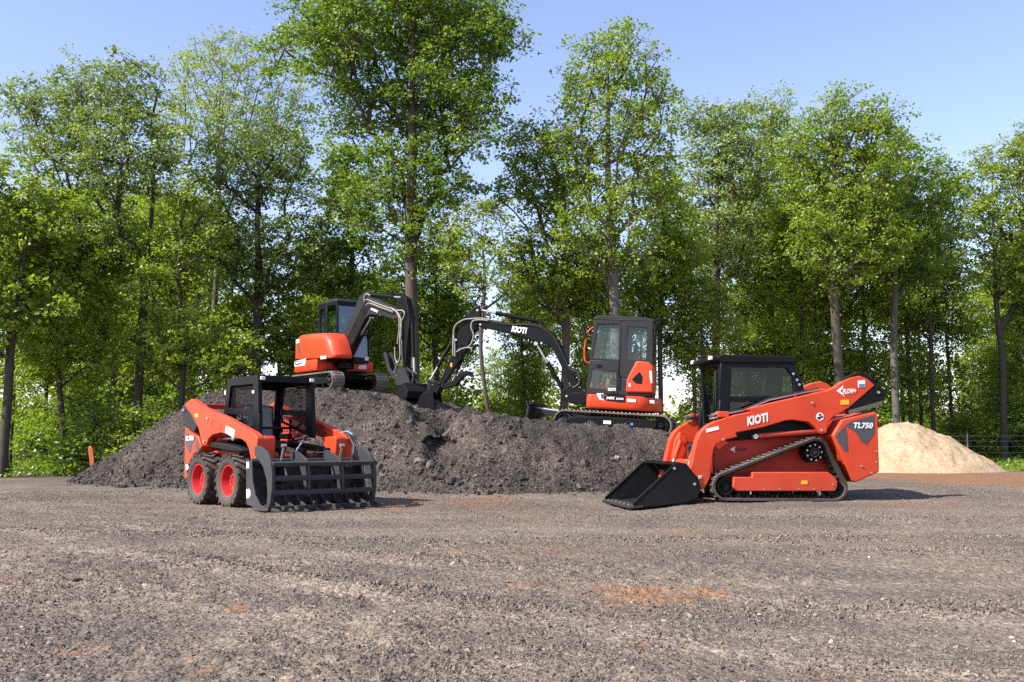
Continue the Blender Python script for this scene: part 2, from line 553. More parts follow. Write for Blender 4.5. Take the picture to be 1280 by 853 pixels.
def build_ground():
    rows = [-9.0]
    y = -9.0
    while y < 2.0:
        y += 0.45; rows.append(y)
    while y < 700:
        y *= 1.0042 if y < 13 else (1.009 if y < 30 else 1.04)
        rows.append(y)
    rows = np.array(rows)
    s = np.linspace(-1, 1, 561)
    s = np.sign(s) * np.abs(s) ** 1.15
    wid = 5.0 + np.clip(rows, 0, None) * 0.85
    X = s[None, :] * wid[:, None]; Y = np.repeat(rows[:, None], len(s), 1)
    Z = ground_height(X, Y)
    clay = np.zeros_like(X)
    for (px, py, rx, ry, a) in CLAY:
        p = gnd(px, py); q = gnd(px, py - ry); q2 = gnd(px, py + ry)
        wx = rx / F * p.y; wy = max((q.y - q2.y) / 2, 0.08)
        d = ((X - p.x) / wx) ** 2 + ((Y - p.y) / wy) ** 2
        clay = np.maximum(clay, a * 1.25 * np.exp(-d * 0.8))
    clay = clay + 0.28 * sstep(0.15, 0.6, fbm(X, Y, 0.5, 4, 41)) * sstep(30, 8, Y)
    lane = np.zeros_like(X)
    for (y0, sl, cv, w, a) in [(5.15, -0.80, 0.045, 0.20, 1.0), (6.75, -0.80, 0.045, 0.26, .9), (4.2, -.7, .03, .16, .7), (9.7, -0.30, 0.0, 0.25, .6), (6.2, 0.03, 0.0, 0.22, .6), (10.2, 0.02, 0.0, 0.4, .5), (13.0, 0.0, 0.0, 0.5, .4), (12.2, 0.04, 0, .35, .4), (5.0, -0.2, 0.0, .2, .5), (16.5, -0.2, 0, .6, .5)]:
        d = Y - (y0 + sl * X + cv * X * X) + 0.15 * fbm(X, Y, 0.8, 2, 60)
        lane = np.maximum(lane, a * np.exp(-(d / w) ** 2) * (0.45 + 0.8 * vn(X * .9, Y * .9, 63)))
    ye = yard_edge(X) + 1.0 * fbm(X, Y, 0.5, 3, 21)
    litter = sstep(0.0, 1.2, Y - ye)
    grass = sstep(0, 1.0, Y - ye) * sstep(13, 16, X) + sstep(0.3, 0.8, fbm(X, Y, 0.35, 3, 22)) * sstep(0, 2, Y - ye) * 0.25
    grass = np.clip(grass, 0, 1)
    o = grid_object('ground', X, Y, Z, ground_mat(), {'clay': clay, 'lane': lane, 'litter': litter, 'grass': grass})
    structure(o)
    return o

# ---------------------------------------------------------------- dark pile
def smin(a, b, k):
    h = np.clip(0.5 + 0.5 * (b - a) / k, 0, 1)
    return b * (1 - h) + a * h - k * h * (1 - h)

LUMPS = [(512, 548, 20.6, .30, .30, .22), (535, 552, 20.3, .22, .26, .18), (547, 535, 20.8, .34, .26, .20), (480, 540, 20.6, .18, .24, .10), (495, 560, 20.0, .22, .2, .12),
         (660, 540, 20.2, .2, .15, .06), (675, 535, 20.3, .2, .12, .06)]

def pile_height(x, y):
    yf = np.interp(x, [-11, -10, -8.2, -6.9, -4.5, -2.6, -0.55, 0.8, 1.9, 3.2, 4.6, 5.6, 6.4], [24.0, 22.4, 20.9, 20.0, 19.2, 18.6, 17.5, 17.8, 18.4, 18.9, 20.0, 21.5, 24])
    yb = np.interp(x, [-11, -10, -8, -5, -2, 0, 2, 5, 6, 7], [24, 24.6, 29, 33, 33, 28.5, 26.5, 26, 25, 23.5])
    P = np.interp(x, [-10.8, -10.1, -8.9, -8.5, -7.7, -6.9, -5.6, -4.4, -2.7, -2.2, -1.75, -1.2, -.55, 0, 1, 2.2, 3.3, 4.2, 5.2, 6.4],
                  [-.5, -.05, .72, 1.0, 1.6, 2.02, 2.10, 2.08, 1.96, 1.93, 1.88, 1.66, 1.46, 1.33, 1.22, 1.15, 1.10, .85, .3, -.6])
    P = P + 0.045 * np.clip(y - 22.5, 0, 6) * sstep(-1.6, -3.2, x)
    P = P - 0.05 * np.clip(y - 20.6, 0, 1) * sstep(0.4, 1.2, x) + .09 * np.exp(-((y - 20.35) / .45) ** 2) * sstep(.2, .9, x) * sstep(4.0, 3.2, x)
    def box(a, b, w): return sstep(a - w, a + w, x) * sstep(b + w, b - w, x)
    P = P - .78 * box(-2.1, -1.15, .28) * sstep(22.75, 22.25, y) - .20 * box(-2.95, -2.1, .3) * sstep(23.9, 23.2, y)
    n1 = fbm(x, y, 0.55, 4, 101); n2 = fbm(x, y, 2.2, 4, 103); n3 = fbm(x, y, 7.5, 3, 107)
    fr = (y - yf) * 0.74 + 0.12 * n1
    bk = (yb - y) * 0.66 + 0.12 * n1
    h = smin(smin(P, fr, 0.22), bk, 0.25)
    fronty = sstep(21.8, 20.3, y)
    # rills and slumped lumps on the face
    ril = fbm(x * 2.6 + 0.3 * y, y * 0.5, 1.0, 3, 111)
    amp = sstep(0.0, 0.5, h)
    h = h + amp * (0.06 * n1 + 0.065 * n2 * sstep(1.5, -1.0, x) + 0.012 * n2 + 0.024 * n3) + amp * fronty * 0.045 * ril
    cl = fbm(x, y, 1.25, 2, 119)
    h = h - amp * 0.055
    h = h + amp * 0.075 * sstep(0.12, 0.22, cl) * sstep(1.2, -1.5, x) * (0.4 + 0.6 * fronty)
    h = h + amp * 0.05 * sstep(0.1, 0.16, fbm(x, y, 3.1, 2, 121))
    for (px, py, D, rx, ry, a) in LUMPS:
        p = at(px, py, D)
        dx = (x - p.x) / rx; dy = (y - p.y) / ry
        d = dx * dx + dy * dy
        h = h + .65 * a * np.exp(-d * d)
    # hollow under the undercut lip in the middle of the face
    h = h - .22 * np.exp(-((x + 1.30) / .34) ** 4 - ((y - 19.05) / .42) ** 4)
    return h

def pile_mat(name, c0, c1, c2, speck):
    m, nt, out = new_mat(name)
    b = N(nt, 'ShaderNodeBsdfPrincipled')
    pos = N(nt, 'ShaderNodeNewGeometry').outputs['Position']
    n1 = noise(nt, pos, 0.9, 5, 0.65, 0.3); n2 = noise(nt, pos, 9, 5, 0.7); n3 = noise(nt, pos, 45, 3, 0.7)
    c = ramp(nt, n1, [(0.36, c0), (0.52, c1), (0.66, c2)])
    c = mix(nt, 0.6, c, mix(nt, 1.0, c, ramp(nt, n2, [(0.3, 0.55), (0.7, 1.4)]), 'MULTIPLY'))
    if speck:
        v = N(nt, 'ShaderNodeTexVoronoi'); v.inputs['Scale'].default_value = 34; L(nt, pos, v.inputs['Vector'])
        sx = N(nt, 'ShaderNodeSeparateColor'); L(nt, v.outputs['Color'], sx.inputs[0])
        c = mix(nt, 0.8, c, mix(nt, 1.0, c, ramp(nt, sx.outputs[0], [(0.0, 0.45), (0.5, 0.95), (0.9, 1.4), (1.0, 2.2)]), 'MULTIPLY'))
    if not speck:
        c = mix(nt, ramp(nt, noise(nt, pos, 2.3, 6, .75, .5), [(.56, 0.0), (.70, .6)]), c, (0.21, 0.145, 0.09))
    L(nt, c, b.inputs['Base Color'])
    b.inputs['Roughness'].default_value = 0.95
    b.inputs['Specular IOR Level'].default_value = 0.15
    v2 = N(nt, 'ShaderNodeTexVoronoi'); v2.inputs['Scale'].default_value = 22; L(nt, pos, v2.inputs['Vector'])
    h = mathn(nt, 'ADD', mathn(nt, 'MULTIPLY', v2.outputs['Distance'], -1.0 if speck else -0.2), mathn(nt, 'ADD', mathn(nt, 'MULTIPLY', n2, 1.2), mathn(nt, 'MULTIPLY', n3, 0.6)))
    L(nt, bump(nt, h, 0.8 if speck else 0.6, 0.04), b.inputs['Normal'])
    L(nt, b.outputs[0], out.inputs[0])
    return m

def build_pile():
    X, Y = np.meshgrid(np.arange(-11.2, 6.8, 0.036), np.concatenate([np.arange(17.0, 23.5, 0.034), np.arange(23.5, 34, 0.1)]))
    Z = pile_height(X, Y)
    keep = Z > -0.12
    # undercut lip: the bank above is pushed forward over the hollow
    zl = 0.93 + 0.16 * fbm(X, Y * .3, 2.2, 3, 131) + 0.10 * fbm(X, Y * .3, 7.0, 2, 137)
    w = sstep(-1.95, -1.6, X) * sstep(-1.0, -1.25, X) * sstep(20.9, 20.2, Y)
    Y = Y - 0.30 * w * sstep(zl - .03, zl + .03, Z) * sstep(zl + .50, zl + .08, Z) * (.7 + .6 * vn(X * 6, Z * 6, 133))
    o = grid_object('dirt_pile', X, Y, np.maximum(Z, -0.3), pile_mat('dark_millings', (0.048, 0.0415, 0.036), (0.074, 0.0615, 0.052), (0.118, 0.094, 0.075), True), None, keep)
    tag(o, 'long dark grey heap of crushed stone and soil with both excavators on top', 'dirt pile')
    return o

def sand_height(x, y):
    c = at(1140, 590, 32)
    dx = (x - c.x + 0.2); dy = (y - 32.5)
    r = np.sqrt((np.where(dx > 0, dx / 3.35, dx / 2.6)) ** 2 + (dy / 2.6) ** 2)
    h = 1.86 - 1.98 * np.sqrt(r * r + 0.035) + 0.12
    h = np.minimum(h, 1.76)
    am = sstep(0.02, 0.3, h)
    h = h + am * (0.16 * fbm(x, y, 0.7, 3, 201) + 0.09 * fbm(x, y, 2.0, 4, 205) + 0.03 * sstep(.1, .2, fbm(x, y, 3.3, 2, 207)) + 0.018 * fbm(x, y, 9, 2, 209))
    return h

def build_sand():
    c = at(1140, 590, 32)
    X, Y = np.meshgrid(np.arange(c.x - 3.6, c.x + 4.2, 0.05), np.arange(29.0, 36.2, 0.05))
    Z = sand_height(X, Y)
    o = grid_object('sand_pile', X, Y, np.maximum(Z, -0.2), pile_mat('pale_sand', (0.35, 0.25, 0.152), (0.41, 0.30, 0.188), (0.46, 0.345, 0.222), False), None, Z > -0.08)
    tag(o, 'pale tan heap of sand behind the tracked loader', 'sand pile')

# ---------------------------------------------------------------- loose stones
def stone_mat(name, stops):
    m, nt, out = new_mat(name)
    b = N(nt, 'ShaderNodeBsdfPrincipled')
    c = ramp(nt, attr(nt, 'tone'), stops)
    n = noise(nt, N(nt, 'ShaderNodeNewGeometry').outputs['Position'], 90, 3)
    c = mix(nt, 0.6, c, mix(nt, 1.0, c, ramp(nt, n, [(0.3, 0.65), (0.7, 1.3)]), 'MULTIPLY'))
    L(nt, c, b.inputs['Base Color'])
    b.inputs['Roughness'].default_value = 0.9
    b.inputs['Specular IOR Level'].default_value = 0.25
    L(nt, b.outputs[0], out.inputs[0])
    return m

CUBE = np.array([[-1,-1,-1],[1,-1,-1],[1,1,-1],[-1,1,-1],[-1,-1,1],[1,-1,1],[1,1,1],[-1,1,1]], float)
CUBEF = np.array([[0,3,2,1],[4,5,6,7],[0,1,5,4],[1,2,6,5],[2,3,7,6],[3,0,4,7]])

def stones(name, P, S, tone, mat, rng, sink=0.25):
    n = len(P)
    v = CUBE[None] * rng.uniform(0.45, 1.0, (n, 8, 1)) * rng.uniform(0.6, 1.15, (n, 1, 3)) + rng.uniform(-.25, .25, (n, 8, 3))
    v[:, 4:, :2] *= rng.uniform(.5, .9, (n, 1, 1))
    v *= np.array([1, 1, .78])
    # random rotation about z and a tilt
    a = rng.uniform(0, 2 * np.pi, n); t = rng.uniform(-.5, .5, n)
    ca, sa, ctt, stt = np.cos(a), np.sin(a), np.cos(t), np.sin(t)
    x, y, z = v[..., 0], v[..., 1], v[..., 2]
    y, z = y * ctt[:, None] - z * stt[:, None], y * stt[:, None] + z * ctt[:, None]
    x, y = x * ca[:, None] - y * sa[:, None], x * sa[:, None] + y * ca[:, None]
    v = np.stack([x, y, z], -1) * (S[:, None, None] * .5)
    v = v + P[:, None, :]
    v[..., 2] += (S * (0.5 - sink))[:, None] * .6
    q = (CUBEF[None] + (np.arange(n) * 8)[:, None, None]).reshape(-1, 4)
    return raw_mesh(name, v.reshape(-1, 3), q, mat, {'tone': np.repeat(tone, 8)})

def build_stones():
    rng = np.random.default_rng(5)
    gm = stone_mat('yard_gravel', [(0.0, (0.063, 0.052, 0.046)), (0.35, (0.138, 0.110, 0.090)), (0.7, (0.239, 0.189, 0.151)), (0.9, (0.291, 0.234, 0.185)), (0.97, (0.362, 0.305, 0.247)), (1.0, (0.501, 0.440, 0.371))])
    n = 290000
    u = rng.uniform(0, 1, n)
    D = 3.0 * (18.5 / 3.0) ** u
    X = rng.uniform(-1, 1, n) * (0.8 + D * 0.58)
    dens = 0.5 + 1.4 * fbm(X, D, 0.7, 4, 301) + 0.6 * fbm(X, D, 3.0, 2, 305)
    rut = np.zeros(n)
    for (y0, sl, cv, a, w, x0, x1) in RUTS:
        if a > 0:
            d = D - (y0 + sl * X + cv * X * X)
            rut = np.maximum(rut, np.exp(-(d / (w * 1.2)) ** 2) * sstep(x0, x0 + 1.5, X) * sstep(x1, x1 - 1.5, X))
    keep = rng.uniform(0, 1, n) < np.clip(dens, .22, .95) * 0.62 + rut * .6
    keep &= pile_height(X, D) < 0.02
    X, D, rut = X[keep], D[keep], rut[keep]; n = len(X)
    S = np.exp(rng.normal(math.log(0.0092), 0.42, n)) * (1 + .8 * rut)
    S = np.clip(np.maximum(S, D * 0.00095 * rng.uniform(.8, 1.5, n)), .005, .024 + .0012 * D)
    Z = ground_height(X, D)
    tone = np.clip(rng.beta(2.2, 2.6, n) + .0, 0, 1); tone = np.where(rng.uniform(0, 1, n) > .982, rng.uniform(.9, 1, n), tone * .85)
    o = stones('gravel', np.stack([X, D, Z], 1), S, tone, gm, rng)
    structure(o, 'stuff', 'loose crushed stone scattered over the yard', 'gravel')
    # stones on the pile
    n = 60000
    X = rng.uniform(-10.4, 5.6, n); Y = rng.uniform(17.2, 23.5, n)
    H = pile_height(X, Y)
    kp = (H > -0.02) & (rng.uniform(0, 1, n) < (0.45 + .8 * fbm(X, Y, .9, 3, 311) + .35 * sstep(1.0, 0.1, H)) * (1 - .5 * sstep(-.8, .6, X)))
    X, Y, H = X[kp], Y[kp], H[kp]; n = len(X)
    S = np.clip(np.exp(rng.normal(math.log(.030), .42, n)), .018, .14) * (1 + .5 * sstep(.7, .1, H)) * (1 - .3 * sstep(-.8, .6, X))
    tone = np.clip(rng.beta(2, 3, n) * .8, 0, 1); tone = np.where(rng.uniform(0, 1, n) > .985, .96, tone)
    pm = stone_mat('pile_stone', [(0.0, (0.037, 0.032, 0.028)), (0.5, (0.085, 0.071, 0.059)), (0.8, (0.133, 0.109, 0.090)), (1.0, (0.281, 0.245, 0.207))])
    o = stones('pile_gravel', np.stack([X, Y, H], 1), S, tone, pm, rng, .3)
    structure(o, 'stuff', 'loose stones and clods lying on the dark pile', 'gravel')
    # scattered clods on the rough middle and left of the face
    n = 420
    X = rng.normal(-2.2, 1.9, n); Y = rng.uniform(18.0, 22.5, n); H = pile_height(X, Y)
    kp = (H > .15) & (X > -9) & (X < 1.2); X, Y, H = X[kp], Y[kp], H[kp]; n = len(X)
    S = np.clip(np.exp(rng.normal(math.log(.10), .35, n)), .06, .24)
    o = stones('soil_clods', np.stack([X, Y, H], 1), S, rng.beta(2, 4, n) * .75, pm, rng, .38)
    structure(o, 'stuff', 'dark clods of soil on the rough face of the pile', 'clods')
    # rubble row along the toe of the pile and dark clods
    n = 700
    X = np.where(rng.uniform(0, 1, n) < .75, rng.uniform(-9.5, -.5, n), rng.uniform(-.5, 3.5, n)); yf = np.interp(X, [-11, -10, -8.2, -6.9, -4.5, -2.6, -0.55, 0.8, 1.9, 3.2, 4.6], [24.0, 22.4, 20.9, 20.0, 19.2, 18.6, 17.5, 17.8, 18.4, 18.9, 20.0])
    Y = yf + rng.normal(0.25, .45, n)
    H = np.maximum(pile_height(X, Y), ground_height(X, Y))
    S = np.clip(np.exp(rng.normal(math.log(.06), .45, n)), .03, .17)
    o = stones('rubble', np.stack([X, Y, H], 1), S, rng.beta(2, 4, n) * .8, pm, rng, .3)
    structure(o, 'stuff', 'small rubble lying along the toe of the dark pile', 'rubble')

def rock(px, py, D, size, label, seed, col, squash=(1, .8, .7), name='rock'):
    rng = random.Random(seed)
    p = gnd(px, py) if D is None else at(px, py, D)
    bm = bmesh.new()
    bmesh.ops.create_icosphere(bm, subdivisions=3, radius=size / 2)
    from mathutils import noise as mn
    off = Vector((seed * 3.1, seed, 0))
    for v in bm.verts:
        d = v.co.normalized()
        k = 1 + .38 * mn.noise(d * 1.3 + off) + .16 * mn.noise(d * 3.6 + off) + .06 * mn.noise(d * 9 + off)
        c = d * (size / 2 * k)
        for ax in (Vector((.8, .3, .5)), Vector((-.6, .5, .6)), Vector((.1, -.9, .35)), Vector((-.2, -.5, .85))):
            ax = ax.normalized(); e = c.dot(ax) - size * .37
            if e > 0: c -= ax * e * .9
        v.co = Vector((c.x * squash[0], c.y * squash[1], c.z * squash[2]))
    me = bpy.data.meshes.new(name); bm.to_mesh(me); bm.free()
    for q in me.polygons: q.use_smooth = True
    me.set_sharp_from_angle(angle=R(28))
    m, nt, out = new_mat('rock_' + str(seed)); b = N(nt, 'ShaderNodeBsdfPrincipled')
    n = noise(nt, coords(nt), 14, 5, .7)
    L(nt, mix(nt, n, tuple(c * .55 for c in col), tuple(c * 1.35 for c in col)), b.inputs['Base Color']); b.inputs['Roughness'].default_value = .95
    L(nt, bump(nt, noise(nt, coords(nt), 40, 5, .7), .7, .02), b.inputs['Normal'])
    L(nt, b.outputs[0], out.inputs[0])
    me.materials.append(m)
    o = bpy.data.objects.new(name, me); COL.objects.link(o)
    z = max(float(pile_height(np.array([p.x]), np.array([p.y]))[0]), float(ground_height(np.array([p.x]), np.array([p.y]))[0]))
    o.location = (p.x, p.y, z + size * squash[2] * .24)
    o.rotation_euler = (0, 0, seed)
    tag(o, label, 'rock')
    return o
# ---------------------------------------------------------------- trees
def leaf_mat(name, stops, trans=0.5, tcol=(1.18, 1.18, 0.5)):
    m, nt, out = new_mat(name)
    c = ramp(nt, attr(nt, 'tone'), stops)
    d = N(nt, 'ShaderNodeBsdfDiffuse'); L(nt, c, d.inputs[0])
    t = N(nt, 'ShaderNodeBsdfTranslucent'); L(nt, mix(nt, 1.0, c, tcol, 'MULTIPLY'), t.inputs[0])
    mx = N(nt, 'ShaderNodeMixShader'); mx.inputs[0].default_value = trans
    L(nt, d.outputs[0], mx.inputs[1]); L(nt, t.outputs[0], mx.inputs[2])
    g = N(nt, 'ShaderNodeBsdfGlossy'); g.inputs['Roughness'].default_value = 0.45; g.inputs[0].default_value = (.8, .85, .9, 1)
    m2 = N(nt, 'ShaderNodeMixShader'); m2.inputs[0].default_value = 0.035
    L(nt, mx.outputs[0], m2.inputs[1]); L(nt, g.outputs[0], m2.inputs[2])
    L(nt, m2.outputs[0], out.inputs[0])
    return m

def bark_mat(name, c0, c1):
    m, nt, out = new_mat(name)
    b = N(nt, 'ShaderNodeBsdfPrincipled')
    mp = N(nt, 'ShaderNodeMapping'); mp.inputs['Scale'].default_value = (9, 9, 1.3)
    L(nt, coords(nt), mp.inputs[0])
    n = noise(nt, mp.outputs[0], 2.2, 6, .7); n2 = noise(nt, coords(nt), .8, 3)
    c = mix(nt, n, c0, c1)
    c = mix(nt, mathn(nt, 'MULTIPLY', n2, .5), c, (0.12, .125, .10))
    L(nt, c, b.inputs['Base Color']); b.inputs['Roughness'].default_value = .95; b.inputs['Specular IOR Level'].default_value = .15
    L(nt, bump(nt, n, .8, .04), b.inputs['Normal'])
    L(nt, b.outputs[0], out.inputs[0])
    return m

LM = {
    'deep': leaf_mat('deep_green_leaves', [(0, (0.108, 0.186, 0.022)), (.5, (0.188, 0.293, 0.030)), (1, (0.306, 0.392, 0.042))]),
    'mid': leaf_mat('bright_green_leaves', [(0, (0.139, 0.217, 0.020)), (.5, (0.243, 0.336, 0.030)), (1, (0.362, 0.438, 0.052))]),
    'lime': leaf_mat('yellow_green_leaves', [(0, (0.157, 0.234, 0.026)), (.5, (0.263, 0.348, 0.039)), (1, (0.375, 0.452, 0.068))]),
    'olive': leaf_mat('olive_leaves', [(0, (0.156, 0.220, 0.054)), (.5, (0.249, 0.333, 0.089)), (1, (0.386, 0.454, 0.158))], .32),
    'pale': leaf_mat('pale_spring_leaves', [(0, (0.215, 0.294, 0.043)), (.5, (0.313, 0.392, 0.066)), (1, (0.427, 0.510, 0.103))]),
    'greyg': leaf_mat('grey_green_leaves', [(0, (0.103, 0.162, 0.035)), (.5, (0.176, 0.255, 0.057)), (1, (0.282, 0.365, 0.092))], .3),
}
BK = {'dark': bark_mat('dark_bark', (.028, .022, .018), (.085, .068, .055)),
      'grey': bark_mat('grey_bark', (.06, .052, .045), (.19, .165, .14)),
      'brown': bark_mat('brown_bark', (.045, .034, .026), (.14, .105, .08))}

def gen_skeleton(rng, H, lobes, ncl, trunk_top, lean, r0, mind, wig=0.12, flat=0.45, tips=True):
    """lobes: (x,y,z,rx,ry,rz). Returns nodes, parents, radii, cluster centres"""
    L_ = np.array(lobes, float)
    wgt = (L_[:, 3] * L_[:, 4] * L_[:, 5]) ** 0.8; wgt /= wgt.sum()
    cl = []
    tries = 0
    cand_n = ncl * 14
    which = rng.choice(len(L_), cand_n, p=wgt)
    d = rng.normal(0, 1, (cand_n, 3)); d /= np.linalg.norm(d, axis=1)[:, None]
    rad = rng.uniform(0, 1, cand_n) ** (1 / 2.6)
    P = L_[which, :3] + d * rad[:, None] * L_[which, 3:]
    P = P[P[:, 2] > 0.4]
    # fewer clumps hard in front of the stem, so limbs show
    fx = np.interp(P[:, 2] / max(trunk_top, 1), [0, 1], [0, lean[0]])
    hide = (np.abs(P[:, 0] - fx) < .55 + .25 * r0) & (P[:, 1] < .5) & (P[:, 2] < trunk_top * .82) & (rng.uniform(0, 1, len(P)) < .72)
    P = P[~hide]
    arr = np.zeros((0, 3))
    for p in P:
        if len(arr) and ((arr - p) ** 2).sum(1).min() < mind * mind * rng.uniform(.5, 1.4):
            continue
        arr = np.vstack([arr, p])
        if len(arr) >= ncl: break
    # trunk
    nt_ = max(5, int(trunk_top / 0.55))
    t = np.linspace(0, 1, nt_)
    ph = rng.uniform(0, 6.28, 4)
    tx = lean[0] * t ** 1.4 + wig * (np.sin(t * 5 + ph[0]) - math.sin(ph[0])) * t + wig * .5 * np.sin(t * 11 + ph[1]) * t
    ty = lean[1] * t ** 1.4 + wig * (np.sin(t * 4.3 + ph[2]) - math.sin(ph[2])) * t
    nodes = [np.array([tx[i], ty[i], t[i] * trunk_top]) for i in range(nt_)]
    par = [-1] + list(range(nt_ - 1))
    NA = np.zeros((60000, 3)); NA[:nt_] = nodes
    cnt = nt_
    ax = np.array([np.interp(arr[:, 2], NA[:nt_, 2], NA[:nt_, 0]), np.interp(arr[:, 2], NA[:nt_, 2], NA[:nt_, 1])]).T
    hd = np.linalg.norm(arr[:, :2] - ax, axis=1) + 0.3 * np.abs(arr[:, 2] - H * .5)
    order = np.argsort(hd)
    tip_idx = []
    zmin = min(float(arr[:, 2].min()), trunk_top * .9) - 1.2
    for ci in order:
        p = arr[ci]
        Q = NA[:cnt]
        df = p - Q
        dist = np.sqrt((df ** 2).sum(1)); hz = np.sqrt(df[:, 0] ** 2 + df[:, 1] ** 2)
        cost = dist + 1.1 * np.maximum(0, flat * hz - df[:, 2]) + np.where(Q[:, 2] < zmin * .75, 3.0, 0)
        k = int(np.argmin(cost))
        a = Q[k].copy(); dd = dist[k]
        ns = max(1, int(dd / 0.55))
        bend = rng.normal(0, .10, 3) * dd; bend[2] = abs(bend[2]) * -.3 - .06 * dd if p[2] - a[2] < .7 * hz[k] else .08 * dd
        last = k
        for s_ in range(1, ns + 1):
            tt = s_ / ns
            q = a + (p - a) * tt + bend * (4 * tt * (1 - tt)) + (rng.normal(0, .03, 3) if s_ < ns else 0)
            NA[cnt] = q; par.append(last); last = cnt; cnt += 1
        tip_idx.append(last)
    par = np.array(par)
    nodes = NA[:cnt].copy()
    c = np.zeros(cnt); c[tip_idx] += 1
    for i in range(cnt - 1, 0, -1):
        c[par[i]] += c[i]
    c = np.maximum(c, .35)
    r = r0 * (c / c[0]) ** 0.47
    r = np.maximum(r, .011)
    zz = nodes[:, 2]
    main = c > c[0] * .98
    r = np.where(main, r0 * (1 - .12 * zz / max(trunk_top, 1)), r)
    r[:nt_] = np.maximum(r[:nt_], r0 * np.clip(1 - t * 1.02, .04, 1) * .9)
    r = r * (1 + .5 * np.exp(-np.maximum(zz, 0) / .28) * (np.arange(cnt) < nt_))
    return nodes, par, r, arr

def skeleton_mesh(nodes, par, r, rng):
    V = []; Q = []; base = 0
    idx = np.arange(1, len(nodes))
    for lo, hi, n in ((0.05, 9, 8), (0.022, 0.05, 5), (0, 0.022, 3)):
        e = idx[(r[idx] >= lo) & (r[idx] < hi)]
        if not len(e): continue
        a = nodes[par[e]]; b = nodes[e]
        t = b - a; ln = np.linalg.norm(t, axis=1, keepdims=True); t = t / np.maximum(ln, 1e-6)
        b = b + t * r[e][:, None] * .3
        ref = np.where(np.abs(t[:, 2:3]) > .9, np.array([[1., 0, 0]]), np.array([[0, 0, 1.]]))
        u = np.cross(t, ref); u /= np.linalg.norm(u, axis=1, keepdims=True); w = np.cross(t, u)
        an = np.arange(n) * 2 * np.pi / n
        dirs = u[:, None] * np.cos(an)[None, :, None] + w[:, None] * np.sin(an)[None, :, None]
        ra = np.minimum(r[par[e]], r[e] * 1.35)[:, None, None]; rb = r[e][:, None, None]
        v = np.concatenate([a[:, None] + dirs * ra, b[:, None] + dirs * rb], 1)
        m = len(e)
        k = np.arange(n); k2 = (k + 1) % n
        q = np.stack([k, k2, n + k2, n + k], -1)[None] + (np.arange(m) * 2 * n)[:, None, None] + base
        V.append(v.reshape(-1, 3)); Q.append(q.reshape(-1, 4)); base += m * 2 * n
    return np.concatenate(V), np.concatenate(Q)

def gen_leaves(rng, cl, per, size, crad, twig=None, tone_c=None, droop=.15):
    n = len(cl)
    per_i = np.maximum(3, (per * rng.uniform(.45, 1.5, n))).astype(int)
    idx = np.repeat(np.arange(n), per_i)
    m = len(idx)
    cr = crad * rng.uniform(.7, 1.25, n)
    # each clump = a few sprays
    ns = 7
    sp = np.clip(rng.normal(0, 1, (n, ns, 3)), -1.5, 1.5) * np.array([.62, .62, .42]) * cr[:, None, None]
    if twig is not None: twig.append((np.repeat(cl, ns, 0), (cl[:, None] + sp * .92).reshape(-1, 3)))
    tilt = rng.normal(0, .55, (n, ns, 3)) + sp / cr[:, None, None] * .45
    pick = rng.integers(0, ns, m)
    off = sp[idx, pick] + np.clip(rng.normal(0, 1, (m, 3)), -1.6, 1.6) * np.array([.25, .25, .14]) * cr[idx][:, None]
    P = cl[idx] + off
    a = rng.normal(0, 1, (m, 3)) * np.array([1, 1, .6]) + off / crad * .5
    a[:, 2] -= droop
    a /= np.linalg.norm(a, axis=1, keepdims=True)
    nn = rng.normal(0, .38, (m, 3)) + tilt[idx, pick]; nn[:, 2] += .85
    b = np.cross(a, nn); b /= np.maximum(np.linalg.norm(b, axis=1, keepdims=True), 1e-5)
    c = np.cross(b, a)
    s = size * rng.uniform(.65, 1.35, m)[:, None]
    w = rng.uniform(.32, .5, m)[:, None] * s
    fold = rng.uniform(.02, .16, m)[:, None] * s
    p0 = P; p2 = P + a * s - c * s * .12
    p1 = P + a * s * .48 + b * w + c * fold; p3 = P + a * s * .48 - b * w + c * fold
    V = np.stack([p0, p1, p2, p3], 1).reshape(-1, 3)
    Q = np.arange(m * 4).reshape(-1, 4)
    tc = rng.beta(3, 3, n) if tone_c is None else tone_c
    tone = np.clip(.55 * tc[idx] + .45 * rng.uniform(0, 1, m), 0, 1)
    return V, Q, np.repeat(tone, 4)

def make_tree(name, seed, H, lobes, ncl, trunk_top, lean, r0, leaf, bark, per=95, size=.135, crad=.60, mind=.62, wig=.12, flat=.45):
    rng = np.random.default_rng(seed)
    nodes, par, r, cl = gen_skeleton(rng, H, lobes, ncl, trunk_top, lean, r0, mind, wig, flat)
    root = empty(name, (0, 0, 0))
    tw = []
    LV, LQ, tone = gen_leaves(rng, cl, per, size, crad, tw)
    V, Q = skeleton_mesh(nodes, par, r, rng)
    a, b = tw[0]; m = len(a)
    d = b - a; u = np.cross(d, [0.3, .5, .8]); u /= np.maximum(np.linalg.norm(u, axis=1, keepdims=True), 1e-5); w = np.cross(d, u); w /= np.maximum(np.linalg.norm(w, axis=1, keepdims=True), 1e-5)
    t0, t1 = .009, .004
    ring = [u, -.5 * u + .87 * w, -.5 * u - .87 * w]
    tv = np.stack([a + q * t0 for q in ring] + [b + q * t1 for q in ring], 1).reshape(-1, 3)
    tq = (np.array([[0, 1, 4, 3], [1, 2, 5, 4], [2, 0, 3, 5]])[None] + (np.arange(m) * 6)[:, None, None]).reshape(-1, 4) + len(V)
    raw_mesh('trunk', np.concatenate([V, tv]), np.concatenate([Q, tq]), BK[bark], smooth=True, parent=root)
    V, Q = LV, LQ
    raw_mesh('crown', V, Q, LM[leaf], {'tone': tone}, parent=root)
    return root

